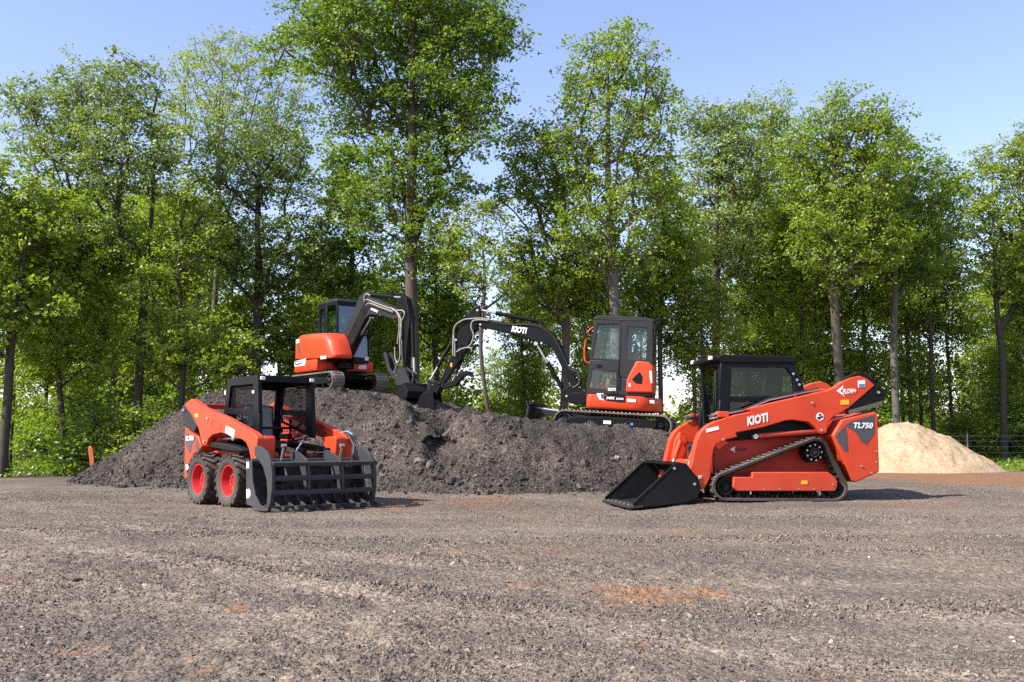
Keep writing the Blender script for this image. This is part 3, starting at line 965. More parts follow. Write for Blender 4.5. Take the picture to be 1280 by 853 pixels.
def hero(px, D, top, lobes_px, leaf, bark, r0, seed, label, ncl=260, lean_px=0, lean_d=0., name='tree', per=92, size=.135, crad=.60, mind=.6, wig=.12, tt=.86, flat=.45, group=None, depth=.9):
    s = D / F
    x0 = (px - 640) * s
    topz = at(px, top, D).z
    lobes = []
    for (cx, cy, rx, ry) in lobes_px:
        p = at(cx, cy, D)
        lobes.append((p.x - x0, random.Random(seed * 31 + cx).uniform(-.5, .5) * rx * s * .8, p.z, rx * s, max(rx, ry * .7) * s * depth, ry * s * 1.02))
    o = make_tree(name, seed, topz, lobes, int(ncl * 1.12), topz * tt, (lean_px * s, lean_d), r0 * .76, leaf, bark, per * 1.7, size * .89, crad * .98, mind * 1.12, wig, flat)
    o.location = (x0, D, -.05)
    tag(o, label, 'tree', group)
    return o

def build_trees():
    random.seed(3)
    hero(8, 27.0, 190, [(-10, 310, 75, 85), (45, 275, 48, 55), (-40, 240, 60, 50), (28, 370, 55, 38), (-20, 400, 60, 40)], 'mid', 'dark', .17, 11,
         'leaning dark-trunked tree at the far left edge of the wood', ncl=230, lean_px=14)
    hero(172, 30.0, 55, [(120, 112, 52, 45), (62, 140, 48, 45), (34, 165, 26, 25), (168, 105, 36, 44), (150, 200, 70, 62), (88, 205, 60, 42), (186, 180, 26, 50), (80, 270, 62, 45), (125, 300, 50, 40)], 'olive', 'dark', .19, 12,
         'broad olive-crowned oak on a straight dark trunk behind the left slope of the pile', ncl=380, name='oak_tree', size=0.111, crad=.55, per=80, flat=.7, tt=.8)
    hero(262, 37.0, 48, [(250, 92, 40, 45), (300, 80, 44, 34), (352, 118, 38, 50), (230, 165, 34, 60), (292, 155, 55, 55), (345, 190, 35, 40)], 'pale', 'grey', .15, 13,
         'tall pale yellow-green tree with thin upright stems behind the olive oak', ncl=300, size=0.095, crad=.5, per=52, flat=1.5)
    hero(322, 32.0, 135, [(300, 210, 55, 62), (342, 190, 48, 50), (384, 268, 38, 42), (268, 275, 40, 50), (332, 315, 60, 55), (395, 318, 28, 26), (372, 340, 30, 24)], 'greyg', 'dark', .20, 14,
         'grey-green oak standing just left of the tallest deep green tree', ncl=330, name='oak_tree', size=0.107, crad=.55, per=80, flat=.6)
    hero(517, 31.0, -60, [(505, 0, 110, 60), (420, 48, 72, 52), (357, 50, 36, 34), (585, 38, 60, 48), (636, 48, 28, 26), (548, 110, 78, 62), (452, 125, 52, 50), (586, 150, 36, 42), (510, 215, 60, 56), (462, 255, 40, 42), (556, 235, 36, 36), (520, 300, 40, 34)], 'deep', 'brown', .27, 15,
         'tallest tree of the wood, deep green crown cut off by the picture top', ncl=620, per=85, size=0.122, crad=.6, flat=.6, tt=.84)
    hero(768, 31.0, 26, [(766, 68, 38, 40), (735, 100, 34, 42), (804, 84, 30, 42), (818, 130, 22, 26), (716, 175, 36, 46), (782, 170, 44, 56), (760, 245, 52, 46), (812, 225, 28, 48), (735, 300, 40, 34), (795, 310, 34, 34)], 'mid', 'grey', .22, 16,
         'tall airy bright green tree rising straight behind the right excavator cab', ncl=380, size=0.118, flat=.9, per=78, tt=.88)
    hero(704, 33.0, 160, [(664, 186, 32, 36), (692, 228, 44, 54), (644, 232, 28, 28), (622, 252, 14, 16), (682, 310, 40, 46), (722, 325, 32, 38), (652, 322, 26, 18), (700, 370, 36, 26)], 'mid', 'brown', .18, 17,
         'bright green tree with long bare limbs reaching left above the raised boom', ncl=270, size=0.115, flat=.85, crad=.55)
    hero(614, 30.0, 240, [(602, 285, 34, 40), (574, 290, 28, 32), (616, 340, 36, 38), (566, 335, 26, 28), (636, 300, 18, 26)], 'lime', 'brown', .085, 18,
         'slender sapling with a thin bare trunk rising between the two excavators', ncl=150, size=0.103, crad=.5, per=60, wig=.2, lean_px=-14, name='sapling')
    hero(897, 38.0, 122, [(888, 150, 33, 26), (926, 144, 28, 24), (906, 196, 44, 42), (878, 236, 26, 46), (930, 226, 32, 56), (908, 300, 40, 50)], 'olive', 'brown', .2, 19,
         'pale olive topped tree with straight trunk rising behind the tracked loader cab', ncl=290, size=0.118, crad=.6)
    hero(970, 42.0, 130, [(962, 144, 26, 22), (968, 188, 30, 44), (988, 256, 34, 56), (958, 310, 34, 46)], 'mid', 'grey', .17, 20,
         'narrow green tree between the olive-topped tree and the broad round-topped tree', ncl=230, size=0.126, crad=.65)
    hero(1050, 36.0, 115, [(1050, 150, 40, 34), (1018, 190, 38, 42), (1086, 178, 38, 44), (1058, 236, 62, 52), (1028, 295, 42, 48), (1092, 292, 42, 44), (1055, 330, 40, 34)], 'mid', 'brown', .23, 21,
         'broad round-topped tree with a thick trunk above the rear of the tracked loader', ncl=400, size=0.118, crad=.6)
    hero(1119, 39.0, 168, [(1122, 200, 36, 34), (1152, 236, 42, 44), (1108, 262, 42, 48), (1176, 275, 20, 30), (1140, 318, 44, 40)], 'deep', 'grey', .2, 22,
         'deep green tree with a pale straight trunk just left of the sand heap top', ncl=290, size=0.126, crad=.62)
    hero(1166, 43.0, 208, [(1184, 245, 26, 34), (1188, 300, 22, 34), (1160, 350, 36, 36), (1180, 340, 22, 30)], 'greyg', 'dark', .13, 23,
         'thin dark-stemmed tree behind the right shoulder of the sand heap', ncl=170, size=0.126, crad=.65, wig=.25)
    hero(1252, 41.0, 165, [(1276, 196, 38, 36), (1228, 212, 22, 28), (1312, 210, 42, 60), (1252, 272, 42, 46), (1296, 300, 50, 50), (1220, 255, 14, 26), (1246, 338, 36, 30), (1310, 360, 50, 50)], 'lime', 'dark', .2, 24,
         'yellow-green tree with spreading dark limbs at the far right behind the sand heap', ncl=360, size=0.118, crad=.58, flat=1.1, tt=.62)
    hero(432, 34.0, 185, [(430, 230, 24, 46), (446, 312, 30, 48), (408, 325, 30, 46), (440, 380, 34, 30)], 'deep', 'brown', .14, 25,
         'slim tree showing a bare trunk between the grey-green oak and the tallest tree', ncl=190)
    hero(826, 35.0, 205, [(832, 248, 24, 48), (842, 318, 30, 56), (816, 362, 34, 46), (850, 400, 26, 40)], 'mid', 'dark', .12, 26,
         'slim dark-stemmed tree just right of the right excavator cab', ncl=200)
    hero(82, 29.5, 285, [(62, 335, 58, 56), (112, 338, 46, 56), (92, 425, 52, 52), (50, 440, 40, 44)], 'mid', 'dark', .12, 27,
         'thin dark tree standing between the left edge tree and the olive oak', ncl=180, lean_px=-12, wig=.3)
    hero(226, 29.0, 235, [(232, 270, 42, 56), (216, 345, 46, 50), (240, 415, 48, 46), (285, 440, 40, 40), (205, 440, 34, 36)], 'lime', 'dark', .13, 28,
         'sunlit yellow-green tree with foliage down to the pile just right of the olive oak', ncl=215, size=0.111, crad=.55)
    hero(548, 37.0, 275, [(545, 330, 50, 50), (500, 372, 46, 46), (560, 400, 46, 42), (470, 420, 40, 40)], 'deep', 'dark', .15, 29,
         'dark green tree filling the shade under the tallest tree', ncl=180, size=0.126)
    hero(345, 33.0, 335, [(345, 395, 48, 46), (300, 420, 45, 46), (375, 440, 40, 40)], 'lime', 'dark', .12, 30,
         'low leafy tree behind the cage of the wheeled loader', ncl=190)
    # --- the wood behind: copies of a few kinds
    kinds = []
    for k, (leaf, bark, H, lob, tt, r0) in enumerate([
        ('mid', 'brown', 11.0, [(0, 0, 8.2, 2.2, 2.2, 2.6), (.9, .3, 6.0, 1.8, 1.8, 1.8), (-.9, -.3, 5.4, 1.8, 1.8, 1.6), (.2, 0, 3.6, 1.6, 1.6, 1.2)], .85, .12),
        ('deep', 'dark', 12.0, [(0, 0, 9.4, 2.0, 2.0, 2.4), (-.8, 0, 7.0, 1.9, 1.9, 2.0), (.8, .4, 5.2, 1.9, 1.9, 1.6), (0, 0, 3.2, 1.5, 1.5, 1.0)], .85, .14),
        ('lime', 'brown', 8.5, [(0, 0, 6.3, 1.9, 1.9, 2.0), (.7, 0, 4.2, 1.7, 1.7, 1.6), (-.7, .3, 2.9, 1.7, 1.7, 1.4), (.2, 0, 1.6, 1.4, 1.4, .9)], .8, .08),
        ('mid', 'brown', 12.5, [(0, 0, 10.6, 1.6, 1.6, 1.7), (.5, 0, 8.6, 1.8, 1.8, 1.5), (-.5, .4, 7.4, 1.5, 1.5, 1.0), (.4, 0, 5.2, 1.2, 1.2, 1.6), (-.4, .2, 3.4, 1.0, 1.0, 1.2)], .9, .10),
        ('mid', 'dark', 7.0, [(0, 0, 4.9, 2.0, 2.0, 1.8), (.8, 0, 3.0, 1.7, 1.7, 1.4), (-.8, .3, 2.3, 1.7, 1.7, 1.2)], .8, .07)]):
        o = make_tree('wood_tree', 70 + k, H, lob, 170, H * tt, (.2, 0), r0, leaf, bark, per=72, size=.14, crad=.64, mind=.62)
        kinds.append((o, H, ['bright green', 'deep green', 'yellow-green', 'tall bare-stemmed green', 'low bushy green'][k]))
    rnd = random.Random(8)
    first = [True] * 5
    placed = []
    def toppx(px):
        return np.interp(px, [-200, 30, 80, 380, 420, 580, 600, 650, 680, 860, 900, 1130, 1155, 1165, 1228, 1245, 1500], [230, 240, 210, 190, 250, 280, 340, 340, 250, 270, 240, 260, 350, 525, 525, 280, 240])
    tries = 0
    while len(placed) < 36 and tries < 9000:
        tries += 1
        D = rnd.choice([rnd.uniform(33, 42), rnd.uniform(38, 60), rnd.uniform(44, 62)])
        px = rnd.uniform(-130, 1410)
        x = (px - 640) / F * D
        if D < 36.0 and 0 < px < 700 and rnd.random() < .4: continue
        if 880 < px and D < 40: continue
        if any((x - a) ** 2 + (D - b) ** 2 < 1.7 ** 2 for a, b in placed): continue
        k = rnd.choices(range(5), [1.5, .9, 1.5, 5, .8] if px < 860 else [1.6, .8, 1.0, 6, .7])[0]
        o0, H, desc = kinds[k]
        top = toppx(px) + rnd.uniform(0, 150)
        hz = at(px, top, D).z
        s = max(hz, 3.0) / H
        if s > 1.35: s = 1.35
        if s < .45: s = .5
        o = o0 if first[k] else copy_tree(o0)
        first[k] = False
        o.location = (x, D, -.05); o.rotation_euler = (0, 0, rnd.uniform(0, 6.28)); o.scale = (s * rnd.uniform(.9, 1.1),) * 2 + (s,)
        tag(o, desc + ' tree among the close-set trees of the wood', 'tree', desc + ' trees of the wood')
        placed.append((x, D))
    # bare-stemmed trees whose trunks show one by one between the bigger ones
    for px, D, top in [(868, 41, 250), (938, 43, 210), (1003, 41, 230), (1024, 45, 260), (1083, 43, 240), (1137, 44, 250), (1150, 47, 300), (1188, 46, 300), (58, 36, 260), (140, 38, 240), (205, 39, 230), (395, 38, 300), (465, 40, 330), (655, 39, 330), (735, 40, 320), (800, 38, 300), (1262, 52, 300)]:
        o0, H, desc = kinds[3]
        s_ = at(px, top, D).z / H
        o = o0 if first[3] else copy_tree(o0); first[3] = False
        o.location = ((px - 640) / F * D, D, -.05); o.rotation_euler = (0, 0, rnd.uniform(0, 6.28)); o.scale = (s_ * .95, s_ * .95, s_)
        tag(o, desc + ' tree among the close-set trees of the wood', 'tree', desc + ' trees of the wood')
    for px, D, top, k in [(905, 46, 440, 2), (1012, 47, 450, 2), (1068, 49, 435, 2), (1205, 56, 510, 4), (1246, 50, 420, 2), (1275, 47, 400, 0), (748, 45, 420, 2), (655, 42, 440, 2), (108, 38, 450, 2)]:
        o0, H, desc = kinds[k]
        s_ = at(px, top, D).z / H
        o = o0 if first[k] else copy_tree(o0); first[k] = False
        o.location = ((px - 640) / F * D, D, -.05); o.rotation_euler = (0, 0, rnd.uniform(0, 6.28)); o.scale = (max(s_, .55), max(s_, .55), s_)
        tag(o, desc + ' tree among the close-set trees of the wood', 'tree', desc + ' trees of the wood')
    # --- shrubs along the edge of the wood
    rng = np.random.default_rng(90)
    sk = []
    for k, (leaf, w) in enumerate([('lime', 1.0), ('mid', 1.1), ('deep', .9)]):
        lob = [(0, 0, .9, w, w, .8), (.6, .1, .6, .7, .7, .5), (-.6, -.1, .7, .7, .7, .6), (.1, 0, 1.6, .6, .6, .5)]
        o = make_tree('shrub', 95 + k, 2.2, lob, 60, 1.5, (.1, 0), .03, leaf, 'brown', per=60, size=0.095, crad=.38, mind=.3)
        sk.append(o)
    first = [True] * 3
    descs = ['yellow-green', 'bright green', 'deep green']
    n = 0
    while n < 42:
        px = rnd.uniform(-120, 1400)
        x = (px - 640) / F * 30
        ye = float(yard_edge(np.array([x]))[0])
        D = ye + rnd.uniform(2.0 if px > 110 else 5.0, 11) if px < 900 else rnd.uniform(38, 50)
        x = (px - 640) / F * D
        if 1100 < px < 1260 and D < 38: continue
        k = rnd.choices(range(3), [1, 2, 4] if px < 500 else [2, 3, 2])[0]
        o = sk[k] if first[k] else copy_tree(sk[k]); first[k] = False
        s = rnd.uniform(.55, 1.35)
        o.location = (x, D, -.03); o.rotation_euler = (0, 0, rnd.uniform(0, 6.28)); o.scale = (s * 1.15, s * 1.15, s)
        tag(o, descs[k] + ' leafy shrub under the trees along the edge of the wood', 'shrub', descs[k] + ' shrubs under the trees')
        n += 1
    # --- far-off wood reading as one mass
    rng = np.random.default_rng(99)
    n = 75000
    D = rng.uniform(64, 100, n); X = rng.uniform(-.75, .75, n) * D
    hh = (3.6 + 2.0 * fbm(X, D * .3, .12, 3, 401) + 1.6 * fbm(X, D, .5, 3, 405))
    gap = np.interp(X / D * F + 640, [1140, 1170, 1225, 1260], [1, .55, .55, 1])
    Z = np.maximum(.1, rng.uniform(0, 1, n) ** .8 * np.maximum(hh, 1.0) * gap)
    P = np.stack([X, D, Z], 1)
    V, Q, tone = gen_leaves(rng, P[::5], 5, .42, .8)
    o = raw_mesh('distant_woods', V, Q, LM['mid'], {'tone': tone})
    structure(o, 'stuff', 'low hazy green woodland far behind the trees', 'woodland')
    # --- ground cover in the wood and grass on the verge
    n = 16000
    X = rng.uniform(-26, 30, n); Y = yard_edge(X) + rng.uniform(0, 1, n) ** 1.4 * 22 + 1.6
    kp = (fbm(X, Y, .5, 3, 411) > -.12) & (pile_height(X, Y) < .0) & (sand_height(X, Y) < 0)
    P = np.stack([X, Y, rng.uniform(.02, .28, n)], 1)[kp]
    V, Q, tone = gen_leaves(rng, P, 7, .10, .16)
    o = raw_mesh('undergrowth', V, Q, LM['deep'], {'tone': tone})
    structure(o, 'stuff', 'low leafy undergrowth on the floor of the wood', 'undergrowth')
    n = 26000
    X = rng.uniform(12.5, 32, n); Y = rng.uniform(30.5, 52, n)
    kp = (Y > yard_edge(X) + .2 + .8 * fbm(X, Y, .6, 3, 415)) & (sand_height(X, Y) < 0.02)
    X, Y = X[kp], Y[kp]; n = len(X)
    h = rng.uniform(.06, .22, n); a = rng.uniform(0, 6.28, n); w = .012
    b = rng.normal(0, .05, (n, 2))
    z0 = np.zeros(n)
    p0 = np.stack([X - w * np.cos(a), Y - w * np.sin(a), z0], 1); p1 = np.stack([X + w * np.cos(a), Y + w * np.sin(a), z0], 1)
    p2 = np.stack([X + b[:, 0] + .003, Y + b[:, 1], h], 1); p3 = np.stack([X + b[:, 0] - .003, Y + b[:, 1], h], 1)
    o = raw_mesh('grass', np.stack([p0, p1, p2, p3], 1).reshape(-1, 3), np.arange(4 * n).reshape(-1, 4), LM['lime'], {'tone': np.repeat(rng.uniform(.3, 1, n), 4)})
    structure(o, 'stuff', 'short green grass on the verge beyond the sand heap', 'grass')
# ---------------------------------------------------------------- shared machine pieces
def arc_loop(circles, step=0.03):
    """taut loop round circles [(x, z, r)]"""
    ps = []
    for (x, z, r) in circles:
        for k in range(96):
            a = 2 * math.pi * k / 96
            ps.append((x + r * math.cos(a), z + r * math.sin(a)))
    h = hull2(ps)
    out = []
    n = len(h)
    for i in range(n):
        a = Vector(h[i]); b = Vector(h[(i + 1) % n])
        m = max(1, int((b - a).length / step))
        for k in range(m):
            q = a + (b - a) * (k / m); out.append((q.x, q.y))
    return out

def loop_walk(loop, spacing):
    n = len(loop)
    L_ = [0.0]
    for i in range(n):
        L_.append(L_[-1] + (Vector(loop[(i + 1) % n]) - Vector(loop[i])).length)
    cnt = int(round(L_[-1] / spacing)); sp = L_[-1] / cnt
    res = []; i = 0
    for k in range(cnt):
        d = k * sp
        while L_[i + 1] < d: i += 1
        a = Vector(loop[i]); b = Vector(loop[(i + 1) % n])
        t = (d - L_[i]) / max(L_[i + 1] - L_[i], 1e-9)
        tan = (b - a).normalized()
        res.append((a + (b - a) * t, tan))
    return res

def crawler(parent, circles, y0, y1, th, lug, spacing, mat='rubber', guide=True):
    """endless rubber belt as one part"""
    loop = arc_loop(circles)
    n = len(loop)
    inner = []
    for i in range(n):
        a = Vector(loop[i - 1]); b = Vector(loop[(i + 1) % n]); t = (b - a).normalized(); nrm = Vector((-t.y, t.x))
        p = Vector(loop[i]) + nrm * th
        inner.append((p.x, p.y))
    mb = MB()
    mb.ring(loop, inner, y0, y1)
    ym = (y0 + y1) / 2; w = abs(y1 - y0)
    for k, (p, t) in enumerate(loop_walk(loop, spacing)):
        nrm = Vector((t.y, -t.x))
        c = p + nrm * (lug * .5 - .004)
        rot = Matrix(((t.x, 0, nrm.x), (0, 1, 0), (t.y, 0, nrm.y)))
        off = .5 * w * (.22 if k % 2 else -.22)
        mb.box((c.x, ym + off, c.y), (spacing * .52, w * .54, lug + .008), rot, .8)
        mb.box((c.x, ym - off * 1.6, c.y), (spacing * .34, w * .36, lug + .008), rot, .8)
        if guide:
            c2 = p - nrm * (th + .018)
            mb.box((c2.x, ym, c2.y), (spacing * .4, w * .22, .045), rot)
    return mb.build('track', mat, parent, smooth=30)

def disc(parent, name, x, z, y0, y1, r, mat, bolts=0, br=0.0, bs=.012, n=28, hub=True):
    mb = MB(); s = 1 if y1 > y0 else -1
    w = abs(y1 - y0)
    prof = [(0.001, 0), (r, 0), (r, w * .8), (r * .93, w), (r * .72, w), (r * .68, w * .8), (r * .38, w * .8), (r * .34, w * 1.05), (0.001, w * 1.05)]
    mb.lathe(prof, (x, y0, z), (0, s, 0), n, closed=False)
    o_ = mb.build(name, mat, parent, smooth=40)
    mb = MB()
    for k in range(bolts):
        a = 2 * math.pi * k / bolts
        q = Vector((x + br * math.cos(a), y0 + s * w * .75, z + br * math.sin(a)))
        mb.cyl(q, q + Vector((0, s * .035, 0)), bs, 6)
    if bolts: mb.each('hub_bolt', 'steel', parent)
    return o_

def sticker(M, crop, quad, y, mat, parent=None, name='sticker', axis='y', th=.004):
    q = M.pts(crop, quad, axis, y)
    s = 1 if y > 0 else -1
    mb = MB(); mb.prism(q, y - s * .001, y + s * th, axis)
    return mb.build(name, mat, parent if parent is not None else M.root, smooth=0)

def strip(poly, th):
    """open polyline -> closed thin outline of thickness th (on its left side)"""
    out = []
    n = len(poly)
    for i in range(n):
        a = Vector(poly[max(i - 1, 0)]); b = Vector(poly[min(i + 1, n - 1)])
        t = (b - a).normalized(); p = Vector(poly[i]) + Vector((-t.y, t.x)) * th
        out.append((p.x, p.y))
    return list(poly) + out[::-1]

def piston(M, p0, p1, frac, rb, rr, parent, name='hydraulic_cylinder', mat='black'):
    """barrel part with a bright rod as its sub-part"""
    p0 = Vector(p0); p1 = Vector(p1); m = p0 + (p1 - p0) * frac
    d = (p1 - p0).normalized()
    mb = MB()
    mb.tube([p0, p0 + d * .02, m - d * .05, m - d * .045, m], [rb * .9, rb, rb, rb * 1.12, rb * 1.12], 14)
    y = Vector((0, 1, 0)) if abs(d.y) < .8 else Vector((1, 0, 0))
    mb.cyl(p0 - y * rb * 1.1, p0 + y * rb * 1.1, rb * 1.05, 14)
    o = mb.build(name, mat, parent, smooth=40)
    mr = MB(); mr.cyl(m - d * .01, p1, rr, 10); mr.cyl(p1 - y * rb, p1 + y * rb, rb * .9, 12)
    mr.build('rod', 'steel', o, smooth=40)
    return o

def bolts(M, crop, ps, y, r, parent, mat='steel', name='bolt', axis='y'):
    mb = MB()
    s = 1 if y > 0 else -1
    for p in ps:
        q = M.p3(crop, p, axis, y)
        e = Vector((0, s * .016, 0)) if axis == 'y' else Vector((s * .016, 0, 0))
        mb.cyl(q - e * .3, q + e, r, 10, r * .8)
    return mb.each(name, mat, parent, smooth=40)

def wire_screen(x0, z0, x1, z1, y, nx, nz, r, skew=None):
    mb = MB()
    for i in range(nx):
        x = x0 + (x1 - x0) * (i + .5) / nx
        mb.cyl((x, y, z0), (x, y, z1), r, 4)
    for k in range(nz):
        z = z0 + (z1 - z0) * (k + .5) / nz
        mb.cyl((x0, y, z), (x1, y, z), r, 4)
    return mb

# ---------------------------------------------------------------- tracked loader (right)
def build_track_loader():
    C2 = (740, 430, 3.282); C3 = (750, 440, 4.063); C4 = (920, 440, 4.267); C5 = (885, 520, 6.564); CC = (860, 440, 8.533); CR = (1025, 460, 12.19)
    yaw = R(188)
    left = Vector((-math.sin(yaw), math.cos(yaw), 0))
    c = gnd(975, 628)
    T = Machine('track_loader', 'orange-red tracked loader with black closed cab and lowered black bucket, facing left', 'track loader', c - left * .84, yaw)
    r = T.root
    def circ(crop, ctr, edge, y):
        a = T.pts(crop, [ctr, edge], 'y', y)
        return (a[0][0], a[0][1], math.hypot(a[1][0] - a[0][0], a[1][1] - a[0][1]))
    YT = .84
    k1 = circ(C5, (152, 580), (42, 580), YT); k2 = circ(C5, (888, 302), (888, 184), YT); k3 = circ(C5, (1042, 585), (1148, 585), YT)
    gz = min(k1[1] - k1[2], k3[1] - k3[2])
    for s in (1, -1):
        belt = crawler(r, [k1, k2, k3], s * .52, s * YT, .035, .024, .092)
        belt['label'] = 'near dusty rubber track' if s > 0 else 'far rubber track'
        a, b = (s * .60, s * .79)
        disc(belt, 'idler', k1[0], k1[1], a, b, k1[2] * .68, 'black')
        disc(belt, 'idler', k3[0], k3[1], a, b, k3[2] * .66, 'black')
        sp = disc(belt, 'sprocket', k2[0], k2[1], s * .56, s * .76, k2[2] * .68, 'black')
        hb = MB()
        for k in range(9):
            an = 2 * math.pi * k / 9 + .3
            q = Vector((k2[0] + .118 * math.cos(an), s * .75, k2[1] + .118 * math.sin(an)))
            hb.cyl(q, q + Vector((0, s * .03, 0)), .014, 6)
        hb.each('hub_bolt', 'steel', belt)
        disc(belt, 'hub', k2[0] - .0, k2[1], s * .70, s * .80, k2[2] * .36, 'charcoal')
        zr = gz + .035 + .075
        for t in (.16, .36, .58, .8):
            x = k1[0] + (k3[0] - k1[0]) * t
            disc(belt, 'roller', x, zr, a, b + s * .01, .075, 'black', n=20)
        fr = T.pts(C5, [(208, 503), (362, 503), (362, 462), (985, 462), (1040, 500), (1062, 540), (1060, 590), (1040, 618), (240, 618), (208, 585)], 'y', YT)
        fm = MB(); fm.prism(fr, s * .66, s * .845); f = fm.build('track_frame', 'red', belt, bev=.012)
        up = T.pts(C5, [(366, 462), (985, 462), (1040, 505), (366, 505)], 'y', YT)
        if s > 0:
            bolts(T, C5, [(456, 602), (590, 602), (743, 602), (867, 602), (1025, 566)], .846, .015, belt)
            sticker(T, C5, [(765, 530), (816, 530), (816, 562), (765, 562)], .847, 'yellow', belt, 'warning_sticker')
        cl = MB()
        for q in ((352, 630), (918, 638)):
            p = T.p3(C5, q, 'y', .82); cl.cyl((p.x, s * .80, p.z + .03), (p.x, s * .80, p.z - .03), .016, 8)
        cl.each('grease_plug', 'steel', belt)
    # chassis
    tub = T.pts(C2, [(498, 395), (560, 388), (960, 372), (1000, 420), (1010, 540), (960, 600), (560, 600), (505, 585)], 'y', .5)
    mb = MB(); mb.prism(tub, -.50, .50); mb.build('chassis', 'darkred', r, bev=.015)
    # black panel standing in for the shade in the gap between arm and track
    sp_ = T.pts(C2, [(552, 372), (700, 340), (800, 312), (955, 330), (965, 372), (800, 384), (552, 398)], 'y', .56)
    mb = MB(); mb.prism(sp_, .50, .56); mb.prism(sp_, -.56, -.50); mb.each('gap_shade_panel', 'black', r, bev=.008)
    # engine housing
    rear = T.pts(C4, [(515, 447), (566, 362), (735, 321), (757, 327), (766, 640), (640, 697), (622, 690), (580, 590)], 'y', .78)
    mb = MB(); mb.prism(rear, -.78, .78); eh = mb.build('engine_housing', 'red', r, bev=.022, seg=3)
    q = rear
    xr = min(p[0] for p in q)
    mb = MB(); mb.box((xr - .012, 0, .88), (.05, 1.24, .62)); rd = mb.build('rear_door', 'black', r, bev=.02)
    mb = MB()
    for k in range(9): mb.box((xr - .042, 0, .64 + k * .06), (.02, 1.05, .028))
    mb.build('grille', 'plastic', rd)
    mb = MB()
    for s in (1, -1): mb.box((xr - .04, s * .68, 1.18), (.03, .10, .07))
    mb.each('tail_lamp', 'rim', r, bev=.01)
    dec = MB()
    for poly in ([(528, 452), (580, 392), (590, 440), (597, 533), (577, 530)], [(581, 391), (612, 372), (738, 337), (737, 435), (693, 495), (668, 478), (652, 448), (636, 428)]):
        dec.prism(T.pts(C4, poly, 'y', .78), .779, .785)
    dec.build('grey_decal', 'decalgrey', eh, smooth=0)
    def quad(crop, a, b, d, y):
        return [T.p3(crop, p, 'y', y) for p in (a, b, d)]
    T.text('TL750', quad(C4, (621, 408), (727, 410), (628, 376), .787), 'white', eh, .05)
    bolts(T, C4, [(668, 610), (747, 530), (747, 588), (722, 646)], .781, .016, eh)
    # lift arms
    red = T.pts(C3, [(772, 303), (700, 318), (640, 335), (590, 352), (555, 368), (530, 388), (508, 412), (492, 450), (480, 500), (468, 560), (452, 612), (442, 650), (470, 690), (512, 700), (535, 690), (560, 640), (568, 560), (578, 495), (592, 468), (640, 447), (700, 432)], 'y', .76)
    red += T.pts(C4, [(0, 432), (150, 402), (262, 368), (300, 364), (385, 374), (420, 400), (440, 432), (462, 440), (485, 432), (493, 375), (520, 345), (565, 322), (602, 300), (742, 178), (700, 142), (660, 128), (612, 138), (570, 158), (525, 192), (480, 207), (200, 270), (60, 305)], 'y', .76)
    blk = T.pts(C4, [(742, 177), (775, 190), (798, 210), (798, 240), (775, 283), (608, 333), (601, 301)], 'y', .76)
    blk_strip = T.pts(C4, [(785, 260), (775, 284), (608, 334), (603, 312)], 'y', .76)
    cov = T.pts(C4, [(540, 176), (600, 130), (650, 111), (692, 117), (735, 150), (748, 182), (690, 160), (600, 160)], 'y', .70)
    for s in (1, -1):
        mb = MB(); mb.prism(red, s * .60, s * .76); arm = mb.build('lift_arm', 'red', r, bev=.014, seg=3)
        mb = MB(); mb.prism(blk, s * .60, s * .752); pv = mb.build('arm_pivot', 'black', arm, bev=.012)
        mb = MB(); mb.prism(blk_strip, s * .61, s * .758); mb.build('sheen_strip', 'worn', arm)  # brown reflection along the pivot's lower edge, put in as a coloured strip
        if s > 0:
            mb = MB(); mb.prism(cov, s * .58, s * .72); mb.build('hose_cover', 'black', arm, bev=.01)
        # lift cylinder
        p0 = T.p3(C4, (440, 424), 'y', .68); p1 = T.p3(C4, (-130, 470), 'y', .68); pm = T.p3(C4, (340, 424), 'y', .68)
        if s < 0: p0.y *= -1; p1.y *= -1
        piston(T, p0, p0 + (p1 - p0) * .60, .94, .042, .025, r, 'lift_cylinder', 'darkred')
        # pipes along the top of the arm
        for dz in (0.0, .022):
            ps = [T.p3(C3, q, 'y', .62) for q in ((560, 345), (600, 330), (650, 318), (740, 300))] + [T.p3(C4, q, 'y', .62) for q in ((180, 262), (450, 204))]
            ps = [Vector((p.x, s * (p.y - .03 - dz), p.z + .012 + dz)) for p in ps]
            mb = MB(); mb.tube(ps, .011, 8); mb.build('hydraulic_pipe', 'steel' if dz == 0 else 'hose', arm)
        # coupler block with fittings at the arm's elbow
        p = T.p3(C3, (620, 318), 'y', .66)
        mb = MB(); mb.box((p.x, s * .66, p.z), (.18, .12, .09)); mb.build('coupler_block', 'red', arm, bev=.012)
        mb = MB()
        for i in range(3):
            mb.cyl((p.x + .09, s * (.62 + .035 * i), p.z + .01), (p.x + .16, s * (.62 + .035 * i), p.z - .005), .02, 10)
            mb.cyl((p.x + .09, s * (.62 + .035 * i), p.z - .045), (p.x + .14, s * (.62 + .035 * i), p.z - .05), .017, 10)
        mb.each('coupler', 'steel', arm)
